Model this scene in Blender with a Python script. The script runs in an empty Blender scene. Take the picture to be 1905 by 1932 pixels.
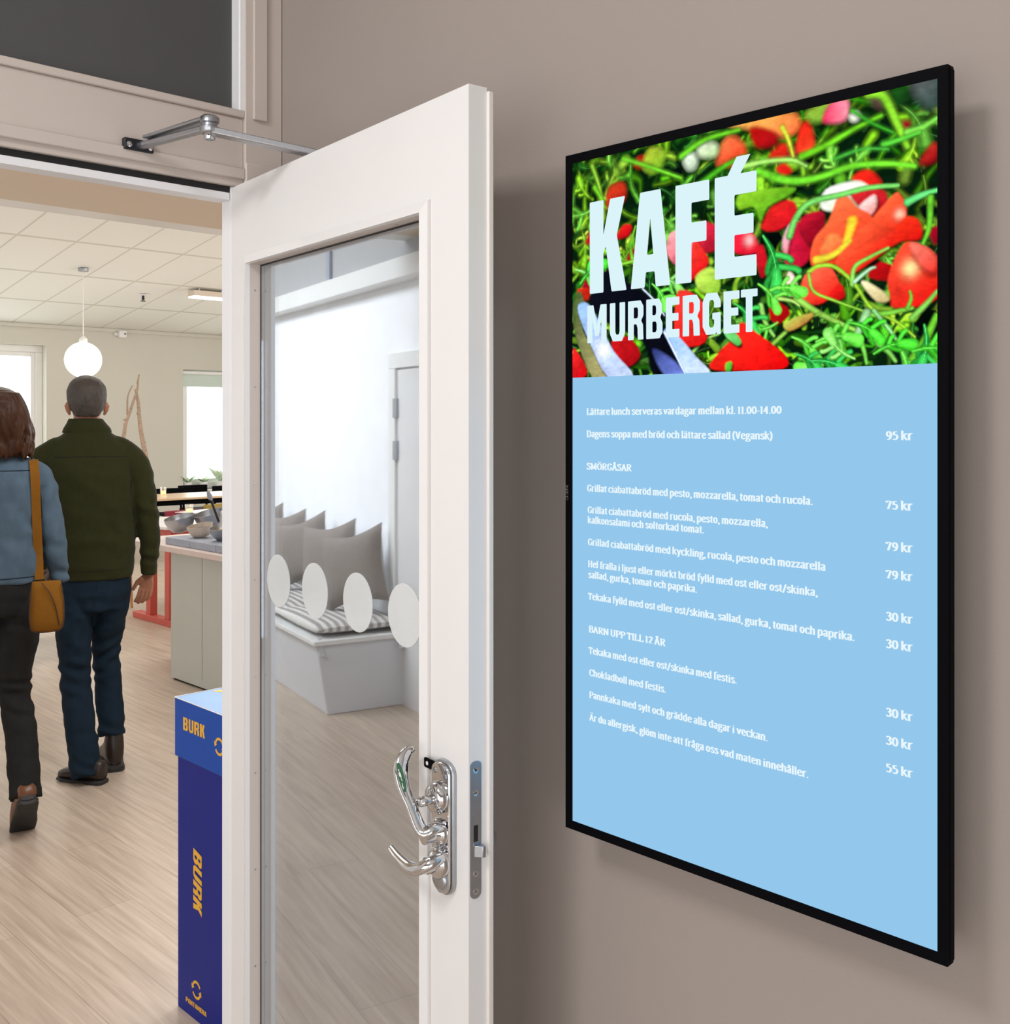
import bpy, bmesh, math, random
import numpy as np
from mathutils import Vector, Matrix, noise
from mathutils.bvhtree import BVHTree

random.seed(7)
SC = bpy.context.scene
COL = SC.collection

# ------------------------------------------------------------------ camera, world, light, exposure
FPX, CX, CY = 2014.0, 952.5, 797.0            # focal length and horizon for a 1905 x 1932 frame
CAM = Vector((-1.228, -1.94, 1.6))
CS, SN = 0.716, 0.698                          # camera heading: forward = (SN, CS), right = (CS, -SN)
cd = bpy.data.cameras.new('camera')
cam = bpy.data.objects.new('camera', cd); COL.objects.link(cam)
cam.location = CAM
cam.rotation_euler = (math.pi/2, 0, -math.atan2(SN, CS))
cd.sensor_fit = 'HORIZONTAL'; cd.sensor_width = 36.0
cd.lens = 36.0*FPX/1905.0
cd.shift_y = -(966.0-CY)/1905.0
cd.clip_start = 0.05; cd.clip_end = 100
SC.camera = cam

w = bpy.data.worlds.new('world'); SC.world = w; w.use_nodes = True
bg = w.node_tree.nodes['Background']
bg.inputs[0].default_value = (0.93, 1.0, 0.98, 1); bg.inputs[1].default_value = 3.0

def area(name, loc, rot, sx, sy, energy, color=(1, 1, 1)):
    l = bpy.data.lights.new(name, 'AREA'); l.shape = 'RECTANGLE'; l.size = sx; l.size_y = sy
    l.energy = energy; l.color = color
    o = bpy.data.objects.new(name, l); COL.objects.link(o); o.location = loc; o.rotation_euler = rot
    return o
R = math.radians
area('foyer_ceiling_light', (-2.0, -0.95, 2.98), (0, R(-25), 0), 0.5, 0.5, 22, (1.0, 0.98, 0.97))
area('foyer_left_fill', (-3.9, -2.5, 1.10), (R(90), 0, R(-90)), 1.8, 1.9, 30, (0.97, 0.98, 1.0))  # unseen fill added for the taupe wall; no window is modelled on this side
area('foyer_rear_fill', (-2.6, -4.7, 1.15), (R(90), 0, R(-38)), 2.6, 2.0, 60, (0.97, 0.98, 1.0))  # added fill to lighten the wall beside the door; rear wall has no window
area('foyer_door_fill', (-3.9, -0.9, 1.40), (R(90), 0, R(-90)), 1.2, 1.9, 13, (0.97, 0.98, 1.0))  # added to brighten the hinge side of the door; no window stands here
area('cafe_entry_fill', (0.9, 1.1, 2.57), (0, 0, 0), 2.4, 1.0, 48, (0.98, 0.98, 1.0))  # unseen light added under the soffit to lift the floor; no fitting there
area('cafe_ceiling_light', (2.2, 5.4, 3.75), (0, 0, 0), 3.0, 1.6, 62, (1.0, 0.98, 0.95))
area('cafe_ceiling_light', (5.4, 8.2, 3.55), (0, 0, 0), 3.0, 1.6, 50, (1.0, 0.98, 0.95))
area('cafe_white_wall_fill', (0.3, 4.9, 3.3), (0, R(48), 0), 0.7, 4.0, 45, (0.97, 0.98, 1.0)).data.spread = R(95)  # added to whiten the wall mirrored in the glass; not an actual lamp
area('cafe_side_fill', (-1.2, 9.5, 1.9), (R(90), 0, R(-60)), 3.0, 1.6, 55, (0.93, 0.97, 1.0))  # added fill floating in front of the left wall, which has no window
area('cafe_side_fill', (9.6, 6.0, 1.8), (R(90), 0, R(90)), 6.0, 1.8, 190, (0.93, 0.97, 1.0))  # added fill aimed at the white wall; the end wall has no window

SC.view_settings.view_transform = 'Standard'
SC.view_settings.look = 'None'
SC.view_settings.gamma = 1.0
SC.view_settings.use_curve_mapping = False
SC.view_settings.exposure = 0.16
SC.cycles.use_denoising = True
SC.cycles.max_bounces = 10
SC.cycles.diffuse_bounces = 5
SC.cycles.transparent_max_bounces = 12
SC.cycles.sample_clamp_indirect = 8.0

# ------------------------------------------------------------------ small maths: photo pixel -> world ray
def ray(px, py):
    r = (px-CX)/FPX
    return Vector((SN+CS*r, CS-SN*r, -(py-CY)/FPX))
def at_depth(px, py, t): return CAM + ray(px, py)*t
def on_x(px, py, x):
    d = ray(px, py); return CAM + d*((x-CAM.x)/d.x)
def on_y(px, py, y):
    d = ray(px, py); return CAM + d*((y-CAM.y)/d.y)
def on_z(px, py, z):
    d = ray(px, py); return CAM + d*((z-CAM.z)/d.z)

def s2l(c):
    return tuple(((v/255.0)/12.92 if v/255.0 <= .04045 else ((v/255.0+.055)/1.055)**2.4) for v in c)

# ------------------------------------------------------------------ materials
def new_mat(name):
    m = bpy.data.materials.new(name); m.use_nodes = True
    return m, m.node_tree.nodes, m.node_tree.links
def pm(name, col, rough=.5, metal=0.0, var=.05, scale=12.0, bump=0.0, bscale=80.0, stretch=(1, 1, 1), spec=.5, coat=0.0, sheen=0.0):
    """procedural principled material: a noise gives the colour its unevenness and, if asked, the surface its relief"""
    m, n, l = new_mat(name); b = n['Principled BSDF']
    tc = n.new('ShaderNodeTexCoord'); mp = n.new('ShaderNodeMapping'); mp.inputs['Scale'].default_value = stretch
    l.new(tc.outputs['Object'], mp.inputs['Vector'])
    nz = n.new('ShaderNodeTexNoise'); nz.inputs['Scale'].default_value = scale; nz.inputs['Detail'].default_value = 4
    l.new(mp.outputs[0], nz.inputs['Vector'])
    mx = n.new('ShaderNodeMix'); mx.data_type = 'RGBA'
    mx.inputs[6].default_value = (*[max(0, c*(1-var)) for c in col[:3]], 1)
    mx.inputs[7].default_value = (*[min(1, c*(1+var)) for c in col[:3]], 1)
    l.new(nz.outputs[0], mx.inputs[0]); l.new(mx.outputs[2], b.inputs['Base Color'])
    b.inputs['Roughness'].default_value = rough; b.inputs['Metallic'].default_value = metal
    b.inputs['Specular IOR Level'].default_value = spec
    if coat: b.inputs['Coat Weight'].default_value = coat
    if sheen: b.inputs['Sheen Weight'].default_value = sheen
    if bump:
        n2 = n.new('ShaderNodeTexNoise'); n2.inputs['Scale'].default_value = bscale; n2.inputs['Detail'].default_value = 3
        l.new(mp.outputs[0], n2.inputs['Vector'])
        bp = n.new('ShaderNodeBump'); bp.inputs['Strength'].default_value = bump; bp.inputs['Distance'].default_value = .004
        l.new(n2.outputs[0], bp.inputs['Height']); l.new(bp.outputs[0], b.inputs['Normal'])
    return m
def em(name, col, strength=1.0):
    m, n, l = new_mat(name); n.remove(n['Principled BSDF'])
    e = n.new('ShaderNodeEmission'); e.inputs[0].default_value = (*col[:3], 1); e.inputs[1].default_value = strength
    l.new(e.outputs[0], n['Material Output'].inputs[0]); return m

M = {}
M['wall_taupe'] = pm('taupe wall paint', (.325, .28, .252), .75, var=.03, scale=3, bump=.06, bscale=300)
M['door_white'] = pm('white door paint', (.765, .76, .76), .36, var=.02, scale=6)
M['door_edge'] = pm('door edge paint', (.74, .70, .665), .45, var=.03, scale=6)
M['frame_paint'] = pm('warm frame paint', (.56, .495, .452), .45, var=.025, scale=5)
M['jamb_white'] = pm('white jamb paint', (.80, .81, .83), .4, var=.02)
M['transom'] = pm('dark grey transom panel', (.082, .082, .083), .55, var=.04, scale=30, spec=.25)
M['gasket'] = pm('black rubber gasket', (.008, .008, .009), .5)
M['alu'] = pm('brushed aluminium', (.46, .47, .50), .32, 1.0, var=.08, scale=40, stretch=(1, 12, 1))
M['steel'] = pm('satin steel', (.42, .44, .47), .35, 1.0, var=.08, scale=50)
M['chrome'] = pm('polished chrome', (.62, .62, .63), .07, 1.0, var=.03, scale=20)
M['dark_metal'] = pm('dark metal', (.03, .03, .035), .4, .6)
M['black'] = pm('black plastic', (.002, .002, .003), .6, var=.2, spec=.04)
M['soffit'] = pm('peach soffit paint', (.76, .655, .53), .8, var=.02, scale=2)
M['cafe_wall'] = pm('cafe wall paint', (.62, .60, .53), .8, var=.03, scale=2)
M['white_wall'] = pm('mottled white wall', (.90, .91, .93), .8, var=.06, scale=7)
M['white_trim'] = pm('white trim paint', (.83, .83, .81), .45, var=.02)
M['grey_wall'] = pm('plain grey wall', (.45, .45, .45), .8, var=.03)
M['blue_box'] = pm('blue printed card', (.010, .075, .42), .45, var=.04, scale=8, spec=.15)
M['blue_body'] = pm('deep blue printed card', (.011, .022, .24), .45, var=.04, scale=8, spec=.12)
M['blue_top'] = pm('pale blue printed card', (.16, .33, .60), .3, var=.1, scale=14)
M['box_yellow'] = pm('yellow print', (.85, .47, .03), .5, var=.03)
M['box_edge'] = pm('white card edge', (.8, .8, .8), .7)
M['skin'] = pm('skin', (.36, .155, .09), .5, var=.1, scale=30)
M['eye'] = pm('eye white', (.7, .7, .68), .2)
M['hair_grey'] = pm('short greying hair', (.052, .041, .033), .6, var=.55, scale=60, bump=.8, bscale=260, stretch=(1, 1, .45))
M['hair_brown'] = pm('wavy brown hair', (.040, .0145, .006), .42, var=.5, scale=25, bump=.6, bscale=120, stretch=(1, 1, .2), spec=.15)
M['olive'] = pm('olive wool cloth', (.024, .026, .0075), .85, var=.14, scale=45, bump=.35, bscale=420, sheen=.05, spec=.12)
M['olive_seam'] = pm('dark olive stitching', (.008, .009, .003), .9)
M['denim_dark'] = pm('dark blue denim', (.008, .018, .031), .8, var=.25, scale=30, bump=.3, bscale=300, stretch=(1, 1, .35), spec=.12)
M['denim_mid'] = pm('washed blue denim', (.068, .105, .142), .8, var=.28, scale=26, bump=.35, bscale=330, stretch=(1, 1, .4), spec=.12)
M['charcoal'] = pm('charcoal denim', (.015, .015, .0145), .8, var=.25, scale=32, bump=.3, bscale=300, stretch=(1, 1, .35), spec=.12)
M['suede'] = pm('mustard brown suede', (.19, .078, .008), .8, var=.12, scale=60, bump=.3, bscale=380, spec=.12)
M['suede_dark'] = pm('dark bag piping', (.045, .018, .006), .7)
M['boot_brown'] = pm('brown leather', (.13, .045, .013), .35, var=.25, scale=30)
M['shoe_dark'] = pm('dark brown leather', (.02, .012, .009), .38, var=.3, scale=30)
M['sole'] = pm('black rubber sole', (.022, .021, .020), .7, var=.1)
M['counter'] = pm('grey green laminate', (.53, .55, .50), .30, var=.03, scale=4)
M['ply'] = pm('pale birch ply', (.70, .58, .53), .45, var=.05, scale=10, stretch=(1, .1, 1))
M['slate'] = pm('grey slate', (.33, .36, .43), .5, var=.15, scale=25)
M['cream'] = pm('cream stoneware', (.62, .52, .43), .3, var=.04)
M['dark_food'] = pm('dark food mix', (.05, .035, .03), .6, var=.7, scale=60)
M['white_tab'] = pm('white laminate top', (.82, .80, .79), .3, var=.02)
M['wood_top'] = pm('beech table top', (.62, .44, .28), .32, var=.1, scale=8, stretch=(.15, 1, 1))
M['wood_leg'] = pm('oak chair wood', (.50, .25, .10), .45, var=.12, scale=14, stretch=(1, 1, .2))
M['red'] = pm('coral red paint', (.62, .10, .075), .4, var=.05)
M['wine'] = pm('wine red upholstery', (.26, .012, .030), .7, var=.08)
M['navy'] = pm('navy upholstery', (.010, .012, .035), .6)
M['ochre'] = pm('ochre upholstery', (.30, .21, .03), .7)
M['white_fab'] = pm('white painted wood', (.78, .77, .75), .5)
M['birch'] = pm('birch bark', (.40, .28, .20), .8, var=.6, scale=30, stretch=(1, 1, 2.5))
M['leaf_pale'] = pm('pale green leaf', (.62, .74, .55), .6, var=.2)
M['pot'] = pm('white glazed pot', (.82, .84, .82), .25)
M['bench'] = pm('white bench paint', (.70, .71, .74), .55)
M['pillow'] = pm('taupe linen', (.27, .235, .21), .9, var=.12, scale=40, bump=.2, bscale=250)
M['pillow_pale'] = pm('pale linen', (.6, .6, .62), .9, var=.08, scale=40)
M['green_sign'] = pm('green sticker', (.015, .11, .05), .4)
M['white_ink'] = pm('white print', (.8, .82, .8), .5)
M['ceil_light'] = em('lamp diffuser', (1.0, .97, .9), 3.0)
M['globe'] = em('lit opal glass', (1.0, .96, .88), 3.2)
M['flame'] = em('candle flame', (1.0, .55, .16), 3.0)
M['screen'] = em('menu screen background', s2l((149, 202, 239)), .87)
M['screen_text'] = em('menu screen text', s2l((236, 250, 255)), .87)
M['screen_head'] = em('menu screen headline', s2l((222, 247, 253)), .87)
M['mark_grey'] = pm('grey print', (.12, .12, .13), .5)

def floor_mat():
    m, n, l = new_mat('oak plank floor'); b = n['Principled BSDF']
    tc = n.new('ShaderNodeTexCoord'); mp = n.new('ShaderNodeMapping'); mp.inputs['Rotation'].default_value = (0, 0, R(90))
    l.new(tc.outputs['Object'], mp.inputs['Vector'])
    br = n.new('ShaderNodeTexBrick'); br.offset = .37; br.inputs['Scale'].default_value = 1.0
    br.inputs['Brick Width'].default_value = 1.5; br.inputs['Row Height'].default_value = .19
    br.inputs['Mortar Size'].default_value = .0012; br.inputs['Mortar Smooth'].default_value = .3
    br.inputs['Color1'].default_value = (.585, .485, .385, 1); br.inputs['Color2'].default_value = (.535, .437, .348, 1)
    br.inputs['Mortar'].default_value = (.33, .26, .21, 1)
    l.new(mp.outputs[0], br.inputs['Vector'])
    mp2 = n.new('ShaderNodeMapping'); mp2.inputs['Scale'].default_value = (34, 1.5, 1)
    l.new(tc.outputs['Object'], mp2.inputs['Vector'])
    nz = n.new('ShaderNodeTexNoise'); nz.inputs['Scale'].default_value = 1.6; nz.inputs['Detail'].default_value = 7; nz.inputs['Distortion'].default_value = .6
    l.new(mp2.outputs[0], nz.inputs['Vector'])
    rp = n.new('ShaderNodeValToRGB'); rp.color_ramp.elements[0].position = .32; rp.color_ramp.elements[1].position = .72
    rp.color_ramp.elements[0].color = (.74, .70, .67, 1); rp.color_ramp.elements[1].color = (1.12, 1.12, 1.12, 1)
    l.new(nz.outputs[0], rp.inputs[0])
    mx = n.new('ShaderNodeMix'); mx.data_type = 'RGBA'; mx.blend_type = 'MULTIPLY'; mx.inputs[0].default_value = .85
    l.new(br.outputs[0], mx.inputs[6]); l.new(rp.outputs[0], mx.inputs[7]); l.new(mx.outputs[2], b.inputs['Base Color'])
    b.inputs['Roughness'].default_value = .36
    return m
M['floor'] = floor_mat()

def tile_mat():
    m, n, l = new_mat('suspended ceiling tiles'); b = n['Principled BSDF']
    tc = n.new('ShaderNodeTexCoord'); sx = n.new('ShaderNodeSeparateXYZ'); l.new(tc.outputs['Object'], sx.inputs[0])
    def line(sock, off, per, wid):
        a = n.new('ShaderNodeMath'); a.operation = 'ADD'; a.inputs[1].default_value = -off+per*20; l.new(sock, a.inputs[0])
        d = n.new('ShaderNodeMath'); d.operation = 'DIVIDE'; d.inputs[1].default_value = per; l.new(a.outputs[0], d.inputs[0])
        f = n.new('ShaderNodeMath'); f.operation = 'FRACT'; l.new(d.outputs[0], f.inputs[0])
        g = n.new('ShaderNodeMath'); g.operation = 'LESS_THAN'; g.inputs[1].default_value = wid/per; l.new(f.outputs[0], g.inputs[0])
        return g.outputs[0]
    mxm = n.new('ShaderNodeMath'); mxm.operation = 'MAXIMUM'
    l.new(line(sx.outputs[0], 2.735, .6, .022), mxm.inputs[0]); l.new(line(sx.outputs[1], 9.13, 1.19, .05), mxm.inputs[1])
    mx = n.new('ShaderNodeMix'); mx.data_type = 'RGBA'
    mx.inputs[6].default_value = (.80, .79, .74, 1); mx.inputs[7].default_value = (.60, .585, .50, 1)
    l.new(mxm.outputs[0], mx.inputs[0]); l.new(mx.outputs[2], b.inputs['Base Color']); b.inputs['Roughness'].default_value = .8
    return m
M['tiles'] = tile_mat()

def glass_mat(name, fac, col, rough=.015):
    m, n, l = new_mat(name); n.remove(n['Principled BSDF'])
    g = n.new('ShaderNodeBsdfGlossy'); g.inputs[0].default_value = (*col, 1); g.inputs[1].default_value = rough
    t = n.new('ShaderNodeBsdfTransparent'); mx = n.new('ShaderNodeMixShader'); mx.inputs[0].default_value = fac
    l.new(t.outputs[0], mx.inputs[1]); l.new(g.outputs[0], mx.inputs[2]); l.new(mx.outputs[0], n['Material Output'].inputs[0])
    return m
M['pane'] = glass_mat('reflective door glass', .58, (.86, .93, 1.0))
M['window_glass'] = glass_mat('window glass', .06, (1, 1, 1))
M['candle_glass'] = glass_mat('clear candle glass', .18, (1, .95, .85), .05)
def frost_mat():
    m, n, l = new_mat('frosted white film'); b = n['Principled BSDF']
    b.inputs['Base Color'].default_value = (.9, .93, .93, 1); b.inputs['Roughness'].default_value = .6
    nz = n.new('ShaderNodeTexNoise'); nz.inputs['Scale'].default_value = 30
    t = n.new('ShaderNodeBsdfTransparent'); mx = n.new('ShaderNodeMixShader')
    mr = n.new('ShaderNodeMapRange'); mr.inputs[3].default_value = .42; mr.inputs[4].default_value = .5
    l.new(nz.outputs[0], mr.inputs[0]); l.new(mr.outputs[0], mx.inputs[0])
    l.new(t.outputs[0], mx.inputs[1]); l.new(b.outputs[0], mx.inputs[2]); l.new(mx.outputs[0], n['Material Output'].inputs[0])
    return m
M['frost'] = frost_mat()
def stripe_mat():
    m, n, l = new_mat('striped seat fabric'); b = n['Principled BSDF']
    tc = n.new('ShaderNodeTexCoord'); wv = n.new('ShaderNodeTexWave'); wv.bands_direction = 'Y'; wv.inputs['Scale'].default_value = 6.5; wv.inputs['Distortion'].default_value = .4
    mp = n.new('ShaderNodeMapping'); mp.inputs['Rotation'].default_value = (0, 0, R(90))
    l.new(tc.outputs['Object'], mp.inputs[0]); l.new(mp.outputs[0], wv.inputs['Vector'])
    rp = n.new('ShaderNodeValToRGB'); rp.color_ramp.elements[0].position = .45; rp.color_ramp.elements[1].position = .55
    rp.color_ramp.elements[0].color = (.36, .33, .31, 1); rp.color_ramp.elements[1].color = (.75, .73, .70, 1)
    l.new(wv.outputs[0], rp.inputs[0]); l.new(rp.outputs[0], b.inputs['Base Color']); b.inputs['Roughness'].default_value = .9
    return m
M['stripe'] = stripe_mat()
def picture_mat():
    m, n, l = new_mat('salad photograph on screen'); n.remove(n['Principled BSDF'])
    a = n.new('ShaderNodeVertexColor'); a.layer_name = 'picture'
    e = n.new('ShaderNodeEmission'); e.inputs[1].default_value = .90; l.new(a.outputs[0], e.inputs[0]); l.new(e.outputs[0], n['Material Output'].inputs[0]); return m
M['picture'] = picture_mat()

# ------------------------------------------------------------------ mesh building
class MB:
    def __init__(s): s.v = []; s.f = []
    def add(s, vs, fs):
        o = len(s.v); s.v += [tuple(p) for p in vs]; s.f += [tuple(i+o for i in f) for f in fs]; return s
    def box(s, a, b):
        x0, y0, z0 = [min(a[i], b[i]) for i in range(3)]; x1, y1, z1 = [max(a[i], b[i]) for i in range(3)]
        return s.add([(x0, y0, z0), (x1, y0, z0), (x1, y1, z0), (x0, y1, z0), (x0, y0, z1), (x1, y0, z1), (x1, y1, z1), (x0, y1, z1)],
                     [(0, 3, 2, 1), (4, 5, 6, 7), (0, 1, 5, 4), (1, 2, 6, 5), (2, 3, 7, 6), (3, 0, 4, 7)])
    def hexa(s, p8):
        return s.add(p8, [(0, 3, 2, 1), (4, 5, 6, 7), (0, 1, 5, 4), (1, 2, 6, 5), (2, 3, 7, 6), (3, 0, 4, 7)])
    def bar(s, a, b, w, h, up=(0, 0, 1)):
        a = Vector(a); b = Vector(b); d = (b-a).normalized(); u = Vector(up); x = d.cross(u)
        if x.length < 1e-4: x = Vector((1, 0, 0))
        x.normalize(); y = x.cross(d)
        q = [(-w/2, -h/2), (w/2, -h/2), (w/2, h/2), (-w/2, h/2)]
        return s.hexa([a+x*i+y*j for i, j in q]+[b+x*i+y*j for i, j in q])
    def tube(s, pts, rad, seg=12, flat=1.0, up=None):
        pts = [Vector(p) for p in pts]; n = len(pts)
        if not hasattr(rad, '__len__'): rad = [rad]*n
        rings = []; px = None
        for i in range(n):
            t = (pts[min(i+1, n-1)]-pts[max(i-1, 0)]).normalized()
            if px is None:
                ref = Vector(up) if up else (Vector((0, 0, 1)) if abs(t.z) < .9 else Vector((1, 0, 0)))
                px = t.cross(ref).normalized()
            px = (px-t*px.dot(t)).normalized(); py = t.cross(px)
            rings.append([pts[i]+px*rad[i]*math.cos(2*math.pi*k/seg)+py*rad[i]*flat*math.sin(2*math.pi*k/seg) for k in range(seg)])
        return s.rings(rings)
    def rings(s, rings, cap=True):
        seg = len(rings[0]); vs = [p for r in rings for p in r]; fs = []
        for i in range(len(rings)-1):
            for k in range(seg):
                a = i*seg+k; b = i*seg+(k+1) % seg; fs.append((a, b, b+seg, a+seg))
        if cap:
            fs.append(tuple(range(seg-1, -1, -1))); o = (len(rings)-1)*seg; fs.append(tuple(range(o, o+seg)))
        return s.add(vs, fs)
    def loft(s, secs, seg=28, ex=2.0):
        """secs: (cx, cy, cz, rx, ry[, tilt about x]) horizontal sections, superellipse exponent ex"""
        rr = []
        for q in secs:
            cx, cy, cz, rx, ry = q[:5]; ti = q[5] if len(q) > 5 else 0; r = []
            for k in range(seg):
                a = 2*math.pi*k/seg; c, d = math.cos(a), math.sin(a)
                x = math.copysign(abs(c)**(2/ex), c)*rx; y = math.copysign(abs(d)**(2/ex), d)*ry
                r.append((cx+x, cy+y*math.cos(ti), cz+y*math.sin(ti)))
            rr.append(r)
        return s.rings(rr)
    def ball(s, c, r, seg=20, ring=12):
        rx, ry, rz = r if hasattr(r, '__len__') else (r, r, r); rr = []
        for i in range(ring+1):
            a = math.pi*(i+.02)/(ring+.04); rr.append([(c[0]+rx*math.sin(a)*math.cos(2*math.pi*k/seg), c[1]+ry*math.sin(a)*math.sin(2*math.pi*k/seg), c[2]-rz*math.cos(a)) for k in range(seg)])
        return s.rings(rr)
    def lathe(s, prof, c=(0, 0, 0), axis=(0, 0, 1), seg=28, cap=True):
        ax = Vector(axis).normalized(); x = ax.orthogonal().normalized(); y = ax.cross(x); c = Vector(c)
        return s.rings([[c+ax*h+x*r*math.cos(2*math.pi*k/seg)+y*r*math.sin(2*math.pi*k/seg) for k in range(seg)] for r, h in prof], cap)
    def prism(s, poly, fn, d0, d1):
        """poly: 2D outline; fn(u, v, d) -> point"""
        n = len(poly); vs = [fn(u, v, d0) for u, v in poly]+[fn(u, v, d1) for u, v in poly]
        fs = [tuple(range(n-1, -1, -1)), tuple(range(n, 2*n))]+[(i, (i+1) % n, n+(i+1) % n, n+i) for i in range(n)]
        return s.add(vs, fs)
    def mesh(s, name='mesh'):
        me = bpy.data.meshes.new(name); me.from_pydata(s.v, [], s.f); me.update()
        bm = bmesh.new(); bm.from_mesh(me); bmesh.ops.recalc_face_normals(bm, faces=bm.faces); bm.to_mesh(me); bm.free()
        return me
    def build(s, name, mat, parent=None, smooth=False, bevel=0.0, seg=2):
        o = bpy.data.objects.new(name, s.mesh(name)); COL.objects.link(o); o.data.materials.append(mat)
        if parent: o.parent = parent
        if bevel:
            b = o.modifiers.new('bevel', 'BEVEL'); b.width = bevel; b.segments = seg; b.limit_method = 'ANGLE'; b.angle_limit = R(40)
        if smooth or bevel: shade(o, 40 if not smooth else 60)
        return o

def shade(o, ang=50):
    me = o.data; me.polygons.foreach_set('use_smooth', [True]*len(me.polygons)); me.update()
    me.set_sharp_from_angle(angle=R(ang))

def fuse(name, parts, mat, parent, voxel=.008, smooth=6, disp=0.0, dscale=(9, 9, 22), seed=0.0, folds=()):
    """several closed shapes grown into one continuous skin"""
    mb = MB()
    for p in parts: mb.add(p.v, p.f)
    o = bpy.data.objects.new(name, mb.mesh(name)); COL.objects.link(o)
    r = o.modifiers.new('r', 'REMESH'); r.mode = 'VOXEL'; r.voxel_size = voxel; r.use_smooth_shade = True
    if smooth:
        k = o.modifiers.new('s', 'SMOOTH'); k.factor = .5; k.iterations = smooth
    dg = bpy.context.evaluated_depsgraph_get(); me = bpy.data.meshes.new_from_object(o.evaluated_get(dg))
    old = o.data; o.modifiers.clear(); o.data = me; bpy.data.meshes.remove(old); me.name = name
    if disp:
        nn = [v.normal.copy() for v in me.vertices]
        for v, nv in zip(me.vertices, nn):
            p = Vector((v.co.x*dscale[0]+seed, v.co.y*dscale[1], v.co.z*dscale[2]))
            a = disp*(noise.noise(p)+.5*noise.noise(p*2.1))
            for fx, fz, fr, am, fq, sl in folds:
                k = math.exp(-((v.co.x-fx)**2+(v.co.z-fz)**2)/(fr*fr))
                if k > .02: a += am*k*math.sin(fq*(v.co.z+sl*(v.co.x-fx))+3*noise.noise(p*.8))
            v.co += nv*a
        me.update()
    me.materials.clear(); me.materials.append(mat)
    me.polygons.foreach_set('use_smooth', [True]*len(me.polygons)); me.update()
    if parent: o.parent = parent
    return o

def tag(o, label=None, cat=None, group=None, kind=None):
    if label: o['label'] = label
    if cat: o['category'] = cat
    if group: o['group'] = group
    if kind: o['kind'] = kind
    return o
def empty(name, loc, rz, label, cat, group=None, kind=None):
    o = bpy.data.objects.new(name, None); COL.objects.link(o); o.location = loc; o.rotation_euler = (0, 0, rz); o.empty_display_size = .1
    return tag(o, label, cat, group, kind)
def struct(mb, name, mat, label, cat, bevel=0, smooth=False):
    return tag(mb.build(name, mat, bevel=bevel, smooth=smooth), label, cat, kind='structure')
def copy_tree(o, parent=None):
    c = o.copy(); COL.objects.link(c)
    if parent: c.parent = parent
    for ch in list(o.children): copy_tree(ch, c)
    return c

# ------------------------------------------------------------------ lettering
def catmull(p, closed=False, n=6):
    out = []; m = len(p)
    rng = m if closed else m-1
    for i in range(rng):
        a, b, c, d = [p[(i+k) % m] if closed else p[min(max(i+k, 0), m-1)] for k in (-1, 0, 1, 2)]
        for j in range(n):
            t = j/n
            out.append(tuple(.5*(2*b[k]+(c[k]-a[k])*t+(2*a[k]-5*b[k]+4*c[k]-d[k])*t*t+(3*b[k]-a[k]-3*c[k]+d[k])*t**3) for k in (0, 1)))
    out.append(p[0] if closed else p[-1]); return out
def el(cx, cy, rx, ry): return ('o', [(cx+rx*math.cos(a*math.pi/4), cy+ry*math.sin(a*math.pi/4)) for a in range(8)])
def L_(*p): return ('l', list(p))
def S_(*p): return ('s', list(p))
def D_(x, y): return ('d', [(x, y)])
BOWL = S_((10, 38), (18, 48), (28, 48), (36, 38), (37, 25), (36, 12), (28, 2), (18, 2), (10, 10))
DBOWL = S_((36, 38), (28, 48), (18, 48), (10, 38), (9, 25), (10, 12), (18, 2), (28, 2), (36, 10))
def st(x, a, b): return L_((x, a), (x, b))
def hz(a, b, y): return L_((a, y), (b, y))
GA = [S_((9, 39), (13, 47), (21, 49), (29, 46), (30, 36), (30, 10), (33, 3), (39, 2)), S_((30, 29), (20, 27), (10, 21), (8, 12), (13, 3), (21, 2), (30, 9))]
GO = [el(22, 25, 14, 24)]
CA = [L_((7, 1), (24, 70)), L_((24, 70), (42, 1)), hz(13, 36, 24), hz(1, 15, 1), hz(34, 50, 1)]
CO = [el(27, 35, 19, 34)]
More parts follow.
